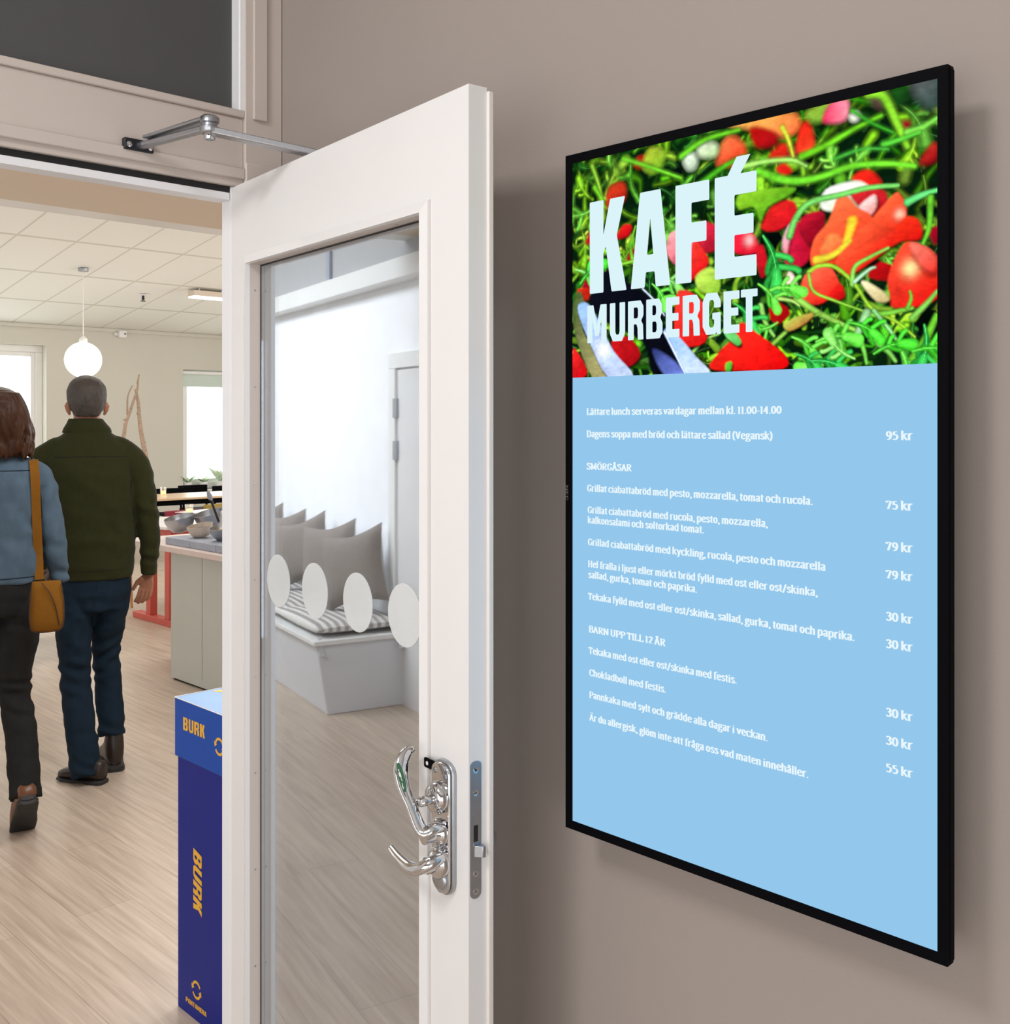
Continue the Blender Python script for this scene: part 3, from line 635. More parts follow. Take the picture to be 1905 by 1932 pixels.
stk = MB()
stk.add([c0+Vector((.0088*math.cos(a*math.pi/10), .0, 0))+ux*.021*math.sin(a*math.pi/10)+Vector((0, -.0004, 0)) for a in range(20)] + [c0+Vector((.0088*math.cos(a*math.pi/10), .0008, 0))+ux*.021*math.sin(a*math.pi/10) for a in range(20)],
        [tuple(range(20)), tuple(range(39, 19, -1))]+[(i, (i+1) % 20, 20+(i+1) % 20, 20+i) for i in range(20)])
sk = stk.build('green_sticker', M['green_sign'], r1)
rm = MB()
def mk(*q): rm.add([c0+Vector((u, -.0009, 0))+ux*v for u, v in q], [tuple(range(len(q)))])
mk((-.0035, .010), (-.001, .012), (.001, .010), (-.001, .008)); mk((-.003, .008), (.002, .007), (.003, .001), (-.001, .000)); mk((-.001, .001), (.001, .001), (.003, -.005), (.001, -.005)); mk((-.005, .004), (-.003, .005), (-.001, .001), (-.003, .000))
mk((-.001, -.008), (.001, -.008), (.001, -.015), (-.001, -.015)); mk((-.003, -.013), (.003, -.013), (0, -.017))
rm.build('running_figure_mark', M['white_ink'], sk)
r2 = MB().lathe([(.0225, .012), (.0225, .019), (.018, .024), (.012, .027), (.012, .036)], (lpx+.002, 0, .968), (0, -1, 0)).build('handle_rosette', M['chrome'], door, smooth=True)
pth = smooth3([dloc(*a) for a in ((832, 1617, .020), (815, 1627, .036), (800, 1635, .045), (784, 1639, .050), (768, 1633, .052), (750, 1616, .050), (738, 1600, .047))])
MB().tube(pth, interp([.0095, .0105, .0105, .0098, .0085, .0072, .0055], len(pth)), 18, .85).build('lever_handle', M['chrome'], r2, smooth=True)
MB().lathe([(.016, .012), (.016, .016), (.012, .019), (.004, .019)], (lpx+.006, 0, .945), (0, -1, 0)).build('lock_cylinder', M['steel'], door, smooth=True)
tg = MB().prism(rnd([(-.030, -.007), (0, -.007), (0, .007), (-.030, .007)], .003), lambda u, v, d: (.764+u, -.006-d, 1.099+v), 0, .002).build('key_tab', M['black'], door)
MB().lathe([(.003, .0082), (.003, .0086)], (.743, 0, 1.099), (0, -1, 0), 16).build('tab_hole', M['white_ink'], tg)
# free edge: forend plate, latch, slot
fe = lambda u, v, d: (DW+d, .0115+u, 1.0255+v)
fo = MB().prism(oval(.019, .194), fe, -.001, .0012).build('forend_plate', M['steel'], door)
se = MB()
for v in (.084, .052, -.022, -.062, -.087): se.lathe([(.0045, .0012), (.0045, .0016), (.002, .0012)], (DW, .0115, 1.0255+v), (1, 0, 0), 14)
se.build('forend_screw', M['chrome'], fo)
MB().box((DW-.001, .008, 1.009), (DW+.0016, .015, 1.032)).build('bolt_slot', M['gasket'], fo)
MB().hexa([(DW, .008, .987), (DW+.010, .018, .987), (DW+.010, .023, .987), (DW, .023, .987), (DW, .008, 1.003), (DW+.010, .018, 1.003), (DW+.010, .023, 1.003), (DW, .023, 1.003)]).build('latch_bolt', M['steel'], fo, bevel=.001)
MB().lathe([(.024, .041), (.024, .046), (.018, .054), (.006, .058)], (lpx+.03, 0, 1.0), (0, 1, 0)).build('back_rosette', M['steel'], door, smooth=True)

# closer arm above the door
J = Vector((-.278, -.2125, 2.125)); E = Vector((-.100, -.32, 2.085)); B = Vector((-.318, -.012, 2.121))
dc = empty('door_closer', (-.318, -.012, 2.121), 0, 'folding metal closer arm between head rail and door top', 'door closer'); off = B
q = lambda p: Vector(p)-off
MB().box(q((-.345, -.017, 2.112)), q((-.287, -.004, 2.134))).build('bracket', M['dark_metal'], dc, bevel=.002)
for x in (-.337, -.295): MB().lathe([(.0055, 0), (.0055, .003), (.002, .004)], q((x, -.017, 2.121)), (0, -1, 0), 14).build('bracket_screw', M['chrome'], dc)
MB().bar(q((-.314, -.014, 2.122)), q(J), .016, .012).build('arm_rod', M['steel'], dc, bevel=.003)
MB().bar(q((-.310, -.04, 2.133)), q(J+Vector((0, 0, .016))), .026, .006).build('arm_cover', M['steel'], dc, bevel=.002)
MB().lathe([(.014, -.012), (.017, -.009), (.017, .0), (.0135, .002), (.0135, .006), (.017, .008), (.017, .017), (.012, .021)], q(J), (0, 0, 1)).build('elbow_joint', M['steel'], dc, smooth=True)
MB().lathe([(.009, -.022), (.010, -.020), (.010, -.012)], q(J), (0, 0, 1)).build('elbow_bolt', M['chrome'], dc, smooth=True)
MB().bar(q(J+Vector((0, 0, -.006))), q(E), .028, .012).build('forearm', M['alu'], dc, bevel=.002)
MB().lathe([(.013, -.022), (.013, .006), (.010, .009)], q(E), (0, 0, 1)).build('pivot', M['steel'], dc, smooth=True)
MB().box(q((-.120, -.40, 2.02)), q((-.072, -.16, 2.072))).build('closer_body', M['alu'], dc, bevel=.006)

# ================================================================== MENU SCREEN
TF = -.075                                     # front plane of the bezel
tv = empty('menu_screen', (0, -1.165, 1.009), 0, 'tall black framed cafe menu display on the taupe wall', 'screen')
T0 = Vector((0, -1.165, 1.009))
tq = lambda x, y, z: (x, y+1.165, z-1.009)
Y0, Y1, Z0, Z1 = -.884, -1.4455, 1.0085, 1.9893         # outer frame
SY0, SY1, SZ0, SZ1 = -.8969, -1.4342, 1.0210, 1.9762    # picture area
TS = TF+.0012
fr = MB()
for a, b in (((Y0, Z0), (Y1, SZ0)), ((Y0, SZ1), (Y1, Z1)), ((Y0, SZ0), (SY0, SZ1)), ((SY1, SZ0), (Y1, SZ1))):
    fr.box(tq(TF, a[0], a[1]), tq(TF+.015, b[0], b[1]))
fr.build('bezel', M['black'], tv)
MB().box(tq(TF+.003, Y0+.001, Z0+.001), tq(TF+.018, Y1-.001, Z1-.001)).box(tq(TF+.018, Y0-.05, Z0+.05), tq(-.022, Y1+.05, Z1-.05)).build('housing', M['black'], tv, bevel=.003)
MB().box(tq(-.022, -1.29, 1.35), tq(-.0005, -1.04, 1.65)).build('wall_mount', M['dark_metal'], tv)
MB().box(tq(TS, SY0, SZ0), tq(TS+.002, SY1, SZ1)).build('screen_panel', M['screen'], tv)
def tvp(px, py):
    p = on_x(px, py, TS); return p.y, p.z
ZP = 1.6648
# --- the salad photograph: painted shape by shape on a fine grid of coloured vertices
GW, GH = 470, 274
PW, PH = (SY0-SY1), (SZ1-ZP)
IMG = np.zeros((GH, GW, 3)); yy, xx = np.mgrid[0:GH, 0:GW].astype(float)
def g(px, py):
    y, z = tvp(px, py); return ((SY0-y)/PW*(GW-1), (SZ1-z)/PH*(GH-1))
def lin(c): return np.array(s2l(c))
def seg_d(X, Y, a, b):
    dx, dy = b[0]-a[0], b[1]-a[1]; L = dx*dx+dy*dy+1e-9
    t = np.clip(((X-a[0])*dx+(Y-a[1])*dy)/L, 0, 1); return np.hypot(X-a[0]-t*dx, Y-a[1]-t*dy), t
def win(pts, m):
    xs = [p[0] for p in pts]; ys = [p[1] for p in pts]
    return max(0, int(min(xs)-m)), min(GW, int(max(xs)+m)+2), max(0, int(min(ys)-m)), min(GH, int(max(ys)+m)+2)
def fpoly(pts, c0, c1=None, soft=1.5, ang=None, hl=None):
    """soft edged shape; colour runs from c0 (top left) to c1, or along ang; hl = (x, y, r, colour) adds a bright spot"""
    x0, x1, y0, y1 = win(pts, soft*2)
    if x1 <= x0 or y1 <= y0: return
    X, Y = xx[y0:y1, x0:x1], yy[y0:y1, x0:x1]; d = np.full(X.shape, 1e9); ins = np.zeros(X.shape, bool); n = len(pts)
    for i in range(n):
        a, b = pts[i], pts[(i+1) % n]; d = np.minimum(d, seg_d(X, Y, a, b)[0])
        c = ((a[1] > Y) != (b[1] > Y)) & (X < (b[0]-a[0])*(Y-a[1])/((b[1]-a[1]) or 1e-9)+a[0]); ins ^= c
    sd = np.where(ins, d, -d); al = np.clip(sd/(2*soft)+.5, 0, 1)[..., None]
    c0 = lin(c0); c1 = lin(c1) if c1 is not None else c0*.6
    an = ang if ang is not None else math.pi/3
    pr = [p[0]*math.cos(an)+p[1]*math.sin(an) for p in pts]; t = np.clip((X*math.cos(an)+Y*math.sin(an)-min(pr))/(max(pr)-min(pr)+1e-6), 0, 1)[..., None]
    colr = c0*(1-t)+c1*t
    if hl:
        k = np.exp(-((X-hl[0])**2+(Y-hl[1])**2)/(hl[2]**2))[..., None]; colr = colr*(1-k)+lin(hl[3])*k
    IMG[y0:y1, x0:x1] = IMG[y0:y1, x0:x1]*(1-al)+colr*al
def fstroke(pts, w0, w1, c0, c1=None, soft=1.2):
    pts = catmull(pts, False, 5); x0, x1, y0, y1 = win(pts, max(w0, w1)+soft*2)
    if x1 <= x0 or y1 <= y0: return
    X, Y = xx[y0:y1, x0:x1], yy[y0:y1, x0:x1]; best = np.full(X.shape, -1e9); rel = np.zeros(X.shape); n = len(pts)-1
    for i in range(n):
        d, t = seg_d(X, Y, pts[i], pts[i+1]); wd = w0+(w1-w0)*(i+t)/n; s = wd-d; rel = np.where(s > best, d/np.maximum(wd, .1), rel); best = np.maximum(best, s)
    al = np.clip(best/(2*soft)+.5, 0, 1)[..., None]; c0 = lin(c0); c1 = lin(c1) if c1 is not None else c0*.5
    k = np.clip(rel, 0, 1)[..., None]**1.5; colr = c0*(1-k)+c1*k
    IMG[y0:y1, x0:x1] = IMG[y0:y1, x0:x1]*(1-al)+colr*al
def rocket(px, py, L, a, col, soft=1.0, w_=.34):
    """lobed salad leaf in grid units: a rib, paired round lobes and a broad tip"""
    def at_(t): return (px+L*t*math.cos(a+.4*t), py+L*t*math.sin(a+.4*t))
    hi = tuple(min(255, c*1.25+18) for c in col); lo = tuple(c*.6 for c in col)
    fstroke([at_(0), at_(.25), at_(.5), at_(.8)], L*.025, L*.10*w_/.34, col, lo, soft)
    for t, k in ((.40, .22), (.64, .26)):
        p = at_(t)
        for sg in (-1, 1):
            b = a+.4*t+sg*rs.uniform(.7, 1.05); l2 = L*k*rs.uniform(.75, 1.15)*w_/.34; q = (p[0]+l2*math.cos(b), p[1]+l2*math.sin(b)); b2 = b-sg*.35
            fstroke([p, q, (q[0]+l2*.35*math.cos(b2), q[1]+l2*.35*math.sin(b2))], L*.060, L*.065, col if sg > 0 else hi, lo, soft)
    fstroke([at_(.72), at_(.88), at_(1.02)], L*.085, L*.11*w_/.34, hi, col, soft)
    fstroke([at_(0), at_(.3), at_(.6), at_(.9)], max(.8, L*.018), .5, tuple(min(255, c*1.3+50) for c in col), col, soft*.8)
rs = random.Random(11)
IMG[:] = lin((6, 30, 12))
GREENS = [(50, 145, 18), (95, 195, 25), (140, 220, 35), (30, 100, 22), (110, 205, 60), (170, 235, 60), (20, 70, 20)]
for k in range(380):        # bed of leaves, blurred towards the back
    X, Y = rs.uniform(0, GW), rs.uniform(0, GH); f = 1-Y/GH; soft = .9+3.2*f*f
    c = rs.choice(GREENS); dk = rs.uniform(.35, 1.15); c = tuple(min(255, v*dk) for v in c)
    if rs.random() < .4: rocket(X, Y, rs.uniform(26, 60), rs.uniform(0, 6.28), c, soft)
    else:
        a = rs.uniform(0, 6.28); L = rs.uniform(25, 75); b = a+rs.uniform(-.8, .8)
        fstroke([(X, Y), (X+L*.5*math.cos(a), Y+L*.5*math.sin(a)), (X+L*math.cos(b), Y+L*math.sin(b))], rs.uniform(2, 5), 1.2, c, None, soft)
for k in range(34):         # scattered red and dark gaps
    X, Y = rs.uniform(0, GW), rs.uniform(0, GH); r_ = rs.uniform(6, 16); f = 1-Y/GH
    c = rs.choice([(190, 15, 20), (225, 40, 25), (5, 14, 14), (4, 10, 8), (160, 10, 35)])
    fpoly([(X+r_*rs.uniform(.6, 1.2)*math.cos(a), Y+r_*rs.uniform(.5, 1)*math.sin(a)) for a in np.linspace(0, 5.6, 7)], c, None, 1+3*f*f)
P = lambda pts: [g(*p) for p in pts]
def H(x, y, r_, c): a = g(x, y); return (a[0], a[1], r_, c)
c8 = lambda *p: [(1040+x/2.2023, 100+y/2.2023) for x, y in p]     # points read off an enlarged view of the photograph
def pp_(pts, *a, **k):
    q_ = catmull(P(c8(*pts)), True, 4); k2 = k.get('soft', 1.5)
    fpoly([(x+1.5, y+3) for x, y in q_], (8, 26, 8), (4, 12, 6), soft=k2*1.8); fpoly(q_, *a, **k)
def ss_(pts, *a, **k): fstroke(P(c8(*pts)), *a, **k)
# back row: soft reds, oranges, white
pp_([(690, 420), (740, 345), (800, 380), (800, 450), (700, 470)], (255, 120, 70), (220, 40, 20), soft=4)
pp_([(740, 300), (850, 270), (1000, 250), (1030, 310), (960, 350), (860, 320)], (255, 190, 90), (255, 110, 60), soft=4)
pp_([(830, 310), (930, 330), (930, 380), (850, 390)], (190, 20, 15), (150, 10, 20), soft=3)
pp_([(1020, 410), (1040, 300), (1075, 290), (1090, 400)], (230, 30, 20), (255, 70, 40), soft=3)
pp_([(1060, 250), (1110, 215), (1160, 205), (1130, 280), (1080, 285)], (150, 190, 60), (110, 160, 50), soft=4)
pp_([(1130, 285), (1160, 210), (1230, 195), (1220, 280)], (230, 30, 90), (250, 140, 160), soft=3, ang=0)
pp_([(1400, 160), (1470, 130), (1500, 190), (1440, 220), (1400, 200)], (30, 90, 25), (15, 50, 20), soft=4)
pp_([(1500, 120), (1605, 100), (1605, 220), (1540, 210)], (90, 95, 95), (60, 85, 80), soft=6)
pp_([(1320, 180), (1390, 160), (1370, 230)], (120, 90, 80), (90, 70, 60), soft=5)
pp_([(1240, 260), (1265, 245), (1285, 265), (1265, 285), (1245, 280)], (255, 255, 240), (230, 240, 220), soft=3)
pp_([(550, 450), (570, 420), (605, 430), (600, 475), (570, 485)], (235, 250, 230), (200, 225, 190), soft=4)
pp_([(610, 400), (650, 370), (690, 385), (680, 430), (620, 430)], (220, 235, 200), (170, 200, 140), soft=4)
pp_([(380, 470), (410, 400), (470, 410), (460, 470), (420, 500)], (190, 215, 60), (120, 180, 40), soft=4)
pp_([(230, 640), (240, 560), (300, 540), (310, 600), (270, 650)], (210, 60, 30), (150, 20, 20), soft=3)
pp_([(1530, 460), (1580, 380), (1603, 390), (1595, 450)], (190, 40, 30), (140, 10, 20), soft=3)
pp_([(935, 480), (970, 460), (1000, 490), (960, 510)], (240, 40, 30), (210, 20, 20), soft=2.5)
pp_([(1250, 520), (1310, 485), (1360, 520), (1370, 560), (1300, 550)], (240, 40, 25), (200, 20, 20), soft=2.5)
# back stalks
for pts, w_, c in ([((170, 470), (195, 540), (215, 620)), 5, (150, 215, 60)], [((300, 440), (400, 470), (540, 520)), 5, (120, 220, 50)], [((540, 430), (640, 360), (780, 320)), 6, (110, 210, 40)],
                   [((1320, 170), (1380, 180), (1440, 300), (1480, 390)), 8, (140, 220, 50)], [((1040, 430), (1150, 380), (1250, 320), (1370, 260)), 6, (120, 225, 40)], [((960, 310), (985, 360), (1005, 430)), 5, (210, 220, 60)],
                   [((800, 470), (900, 450), (1000, 445), (1060, 470)), 5, (170, 235, 110)], [((860, 490), (980, 530), (1100, 520), (1250, 470), (1400, 460), (1510, 470)), 7, (120, 230, 50)],
                   [((1480, 330), (1540, 310), (1603, 270)), 6, (130, 225, 80)], [((1380, 380), (1450, 360), (1530, 330)), 5, (90, 210, 60)], [((600, 560), (720, 470), (800, 430)), 6, (80, 190, 35)],
                   [((180, 560), (205, 600), (220, 640)), 5, (120, 210, 40)], [((1250, 240), (1330, 290), (1420, 330)), 4, (60, 170, 40)], [((1180, 440), (1290, 400), (1400, 400)), 4, (70, 180, 60)]):
    ss_(pts, w_*.75, w_*.45, c, tuple(v*.6 for v in c), soft=2.4)
# middle: radishes, peppers, tomato wedges
pp_([(480, 790), (500, 745), (560, 740), (600, 780), (590, 860), (520, 880), (485, 840)], (250, 170, 175), (225, 60, 90), soft=1.6)
pp_([(600, 720), (640, 700), (700, 730), (720, 790), (650, 830), (600, 800)], (225, 40, 70), (170, 20, 40), soft=1.6)
pp_([(580, 930), (590, 780), (620, 800), (655, 870), (600, 930)], (245, 60, 50), (215, 20, 25), soft=1.3)
pp_([(270, 770), (300, 715), (335, 720), (320, 760)], (230, 30, 30), (180, 10, 20), soft=1.6)
pp_([(870, 720), (930, 620), (1010, 620), (1010, 690), (930, 740)], (240, 40, 35), (190, 15, 30), soft=1.5)
pp_([(765, 830), (765, 755), (830, 745), (860, 790), (850, 830)], (235, 30, 60), (205, 15, 40), soft=1.4, hl=H(1040+822/2.2023, 100+778/2.2023, 6, (255, 190, 190)))
pp_([(965, 780), (990, 720), (1030, 700), (1070, 740), (1080, 820), (1050, 880), (980, 890)], (225, 30, 70), (170, 8, 35), soft=1.5, ang=0)
pp_([(960, 790), (985, 720), (1000, 720), (985, 800), (975, 850)], (255, 215, 225), (240, 120, 140), soft=2)
pp_([(1030, 720), (1060, 670), (1130, 660), (1130, 730), (1080, 800)], (190, 20, 45), (120, 5, 25), soft=1.6)
pp_([(1120, 640), (1140, 570), (1240, 535), (1300, 540), (1350, 600), (1290, 650), (1180, 660)], (250, 255, 245), (200, 225, 170), soft=1.8)
pp_([(1240, 580), (1380, 570), (1390, 650), (1340, 690)], (215, 40, 45), (170, 15, 30), soft=1.6)
pp_([(1270, 650), (1340, 590), (1350, 640), (1310, 690)], (250, 225, 220), (235, 130, 120), soft=1.8)
pp_([(1080, 880), (1090, 780), (1150, 700), (1190, 600), (1230, 595), (1270, 640), (1330, 680), (1330, 760), (1240, 860), (1150, 880)], (255, 120, 70), (245, 40, 20), soft=1.4)
pp_([(1115, 830), (1150, 760), (1200, 760), (1220, 800), (1150, 850)], (255, 150, 80), (255, 90, 50), soft=2)
pp_([(1180, 880), (1230, 780), (1320, 700), (1420, 590), (1450, 590), (1475, 650), (1460, 750), (1380, 830), (1250, 920), (1210, 920)], (255, 95, 55), (225, 15, 15), soft=1.3, ang=.9, hl=H(1040+1448/2.2023, 100+670/2.2023, 5, (255, 200, 170)))
pp_([(1440, 720), (1480, 680), (1530, 700), (1535, 770), (1460, 780), (1410, 800)], (245, 50, 25), (205, 15, 15), soft=1.6)
pp_([(1400, 930), (1440, 830), (1490, 785), (1603, 850), (1603, 1020), (1430, 1060), (1405, 1000)], (250, 75, 50), (225, 15, 15), soft=1.3, hl=H(1040+1492/2.2023, 100+895/2.2023, 8, (255, 235, 160)))
pp_([(1490, 800), (1540, 800), (1600, 850), (1590, 910), (1540, 890)], (255, 130, 110), (235, 50, 40), soft=2.5)
pp_([(1040, 1020), (1045, 940), (1090, 890), (1150, 880), (1195, 950), (1190, 990), (1110, 1045)], (255, 100, 70), (225, 25, 20), soft=1.2)
pp_([(1150, 1010), (1200, 960), (1220, 1010), (1180, 1030)], (230, 30, 25), (180, 10, 15), soft=1.3)
pp_([(970, 980), (985, 910), (1010, 930), (1030, 1000), (990, 1010)], (255, 235, 220), (235, 170, 150), soft=1.5)
pp_([(1290, 960), (1310, 950), (1390, 1000), (1400, 1030), (1350, 1030)], (245, 235, 190), (205, 185, 120), soft=1.4)
pp_([(600, 930), (660, 890), (700, 930), (690, 1000), (620, 990)], (190, 225, 90), (140, 195, 50), soft=1.6)
pp_([(850, 830), (880, 800), (900, 900), (870, 930)], (215, 25, 40), (160, 10, 25), soft=1.5)
pp_([(780, 590), (900, 565), (1010, 560), (990, 590), (900, 640), (870, 700), (840, 640), (780, 650)], (150, 215, 45), (90, 170, 30), soft=1.6)
ss_([(1250, 700), (1240, 740), (1225, 785)], 6, 4, (255, 225, 60), (235, 170, 30), soft=1.5)
ss_([(1100, 860), (1170, 840), (1240, 780)], 4, 2.5, (235, 215, 60), (190, 190, 40), soft=1.2)
for pts, w_, c in ([((990, 760), (1020, 680), (1080, 620), (1200, 590), (1320, 560), (1440, 550)), 7, (130, 230, 110)], [((1480, 620), (1540, 590), (1603, 570)), 7, (110, 235, 130)], [((1575, 600), (1570, 720), (1545, 790)), 6, (110, 210, 50)],
                   [((1070, 910), (1110, 885), (1180, 890), (1260, 960), (1330, 1060), (1440, 1120), (1510, 1180)), 4.5, (165, 225, 60)], [((1070, 920), (1090, 990), (1180, 1030), (1320, 1080)), 3.5, (150, 220, 70)],
                   [((1250, 960), (1260, 890), (1320, 850), (1400, 810)), 5, (150, 225, 90)], [((1260, 950), (1320, 900), (1345, 890)), 4, (180, 240, 190)], [((340, 870), (330, 800), (350, 720)), 5, (120, 205, 50)], [((280, 880), (360, 860), (420, 840)), 4, (140, 220, 60)],
                   [((1020, 1020), (1110, 1080), (1260, 1150)), 7, (160, 225, 90)], [((920, 1210), (1000, 1140), (1120, 1080)), 4.5, (150, 215, 80)], [((870, 1050), (890, 1120), (925, 1175)), 6, (150, 220, 100)],
                   [((1310, 1090), (1400, 1080), (1500, 1060)), 6, (130, 215, 70)], [((1480, 1060), (1495, 1020), (1490, 990)), 4, (120, 210, 60)], [((1500, 1100), (1560, 1040), (1603, 990)), 6, (140, 220, 90)], [((1500, 1280), (1560, 1180), (1600, 1090)), 9, (110, 205, 50)],
                   [((1310, 1080), (1270, 1170), (1240, 1200)), 8, (170, 235, 160)], [((1280, 1180), (1300, 1240), (1310, 1290)), 5, (120, 215, 80)], [((1330, 1190), (1390, 1230), (1430, 1280)), 6, (130, 215, 90)], [((1340, 1070), (1420, 1170), (1480, 1280)), 4, (150, 230, 140)],
                   [((940, 1020), (1000, 1030), (1030, 1050)), 4, (190, 240, 120)], [((590, 1240), (640, 1190), (690, 1170)), 4, (160, 220, 110)]):
    ss_(pts, w_*.62, w_*.34, c, tuple(v*.55 for v in c), soft=1.0)
pp_([(965, 1130), (1010, 1100), (1090, 1080), (1060, 1120), (990, 1155)], (200, 210, 90), (190, 130, 60), soft=1.2)
for x, y, L, a in ((880, 760, 60, .9), (100, 900, 50, .2), (120, 960, 45, -.9), (1000, 1180, 40, .3), (1100, 1200, 46, -.4), (1180, 1240, 44, 2.4), (1230, 1120, 40, .1), (1010, 1250, 40, .2), (1440, 1210, 50, 1.0), (1550, 1130, 44, 1.3), (940, 1120, 34, 2.6), (1340, 1250, 40, -.6), (900, 990, 42, -.3), (860, 960, 38, .5), (1500, 1240, 44, -.3), (420, 960, 36, .6), (450, 930, 40, .2), (760, 1040, 44, .5), (1080, 1280, 44, -.1), (1260, 1270, 40, -2.8)):
    X, Y = g(*c8((x, y))[0]); c = rs.choice([(60, 190, 40), (90, 215, 60), (40, 160, 60), (120, 225, 90)]); rocket(X, Y, L, a, c, .9, .42)
# foreground: red pepper, radish slice, salad tongs
pp_([(660, 1310), (700, 1240), (760, 1180), (790, 1120), (850, 1160), (970, 1255), (965, 1310), (800, 1320)], (255, 40, 30), (225, 5, 10), soft=1.2)
pp_([(720, 1170), (760, 1160), (790, 1200), (770, 1215)], (120, 215, 120), (70, 170, 70), soft=1)
pp_([(725, 1320), (725, 1290), (750, 1283), (745, 1320)], (110, 210, 60), (70, 170, 40), soft=1)
pp_([(520, 1200), (520, 1010), (550, 985), (590, 1000), (640, 1060), (640, 1200)], (250, 60, 50), (220, 20, 20), soft=1.3)
pp_([(90, 1350), (90, 1230), (120, 1260), (150, 1320), (130, 1350)], (240, 40, 40), (200, 10, 20), soft=1.2)
pp_([(250, 1200), (320, 1180), (370, 1250), (330, 1300), (280, 1290)], (215, 25, 30), (160, 10, 20), soft=1.3)
pp_([(160, 1010), (230, 900), (330, 960), (440, 1050), (480, 1180), (540, 1330), (420, 1330), (380, 1200), (200, 1100)], (12, 14, 26), (6, 8, 16), soft=2)
pp_([(90, 1040), (120, 990), (140, 1060), (130, 1150), (230, 1340), (170, 1345), (100, 1170)], (60, 90, 40), (190, 180, 120), soft=1.5, ang=.3)
pp_([(110, 1060), (150, 1040), (200, 1120), (260, 1240), (340, 1340), (235, 1345), (150, 1180)], (150, 190, 250), (200, 215, 250), soft=1.3, hl=H(1040+215/2.2023, 100+1230/2.2023, 12, (245, 248, 255)))
pp_([(470, 1150), (530, 1180), (600, 1260), (660, 1330), (560, 1335), (520, 1260)], (130, 180, 250), (215, 232, 255), soft=1.2)
pp_([(420, 1230), (500, 1270), (550, 1335), (470, 1335)], (40, 50, 110), (110, 130, 220), soft=2)
ss_([(470, 1160), (510, 1240), (555, 1330)], 1.6, 1.2, (240, 248, 255), (150, 180, 240), soft=.9)
ss_([(380, 980), (430, 1030), (470, 1090)], 1.4, 1.0, (225, 235, 250), (120, 130, 170), soft=.9)
nz_ = np.zeros((GH, GW)); rg = np.random.RandomState(5)
for n_, amp in ((24, .10), (60, .10), (140, .08)):
    gg = rg.rand(n_, n_)-.5; iy = np.linspace(0, n_-1.001, GH); ix = np.linspace(0, n_-1.001, GW); a0, b0 = iy.astype(int), ix.astype(int); fa, fb = (iy-a0)[:, None], (ix-b0)[None]
    nz_ += amp*2*((gg[a0][:, b0]*(1-fa)+gg[a0+1][:, b0]*fa)*(1-fb)+(gg[a0][:, b0+1]*(1-fa)+gg[a0+1][:, b0+1]*fa)*fb)
IMG = np.clip(IMG*1.15*(1+nz_*1.6)[..., None], 0, 1.0)
me = bpy.data.meshes.new('salad_picture')
vv = [tq(TS-.0004, SY0-PW*(i/(GW-1)), SZ1-PH*(j/(GH-1))) for j in range(GH) for i in range(GW)]
me.from_pydata(vv, [], [(j*GW+i, j*GW+i+1, (j+1)*GW+i+1, (j+1)*GW+i) for j in range(GH-1) for i in range(GW-1)])
at = me.color_attributes.new('picture', 'FLOAT_COLOR', 'POINT')
at.data.foreach_set('color', np.concatenate([IMG.reshape(-1, 3), np.ones((GW*GH, 1))], 1).astype(np.float32).ravel())
me.materials.append(M['picture']); so = bpy.data.objects.new('salad_picture', me); COL.objects.link(so); so.parent = tv
# --- headline
hl_ = MB(); XT = TS-.0008
def boxfn(pl, pr, zb, zt):
    a, b = tvp(pl, 500)[0], tvp(pr, 500)[0]; return lambda u, v: tq(XT, a+(b-a)*u, zb+(zt-zb)*v)
c5 = lambda x: 1080+x/4.392
for ch, a, b in (('K', 145, 450), ('A', 485, 812), ('F', 855, 1135), ('E', 1180, 1527)): block(hl_, ch, boxfn(c5(a), c5(b), 1.7838, 1.9145), .022)
block(hl_, 'ACUTE', boxfn(c5(1280), c5(1475), 1.9125, 1.9365), .02)
for ch, a, b in zip('MURBERGET', (125, 312, 462, 613, 775, 915, 1080, 1253, 1397), (285, 438, 590, 748, 888, 1057, 1230, 1385, 1535)): block(hl_, ch, boxfn(c5(a), c5(b), 1.7135, 1.7672), .03)
hl_.build('headline_lettering', M['screen_head'], tv)
def line(mb, text, xl, yb, xr, cap=.0091):
    y, z = tvp(xl, yb); ye = tvp(xr, yb)[0]
    write(mb, text, lambda u, v: tq(XT, y-u, z+v), width=(y-ye), cap=cap)
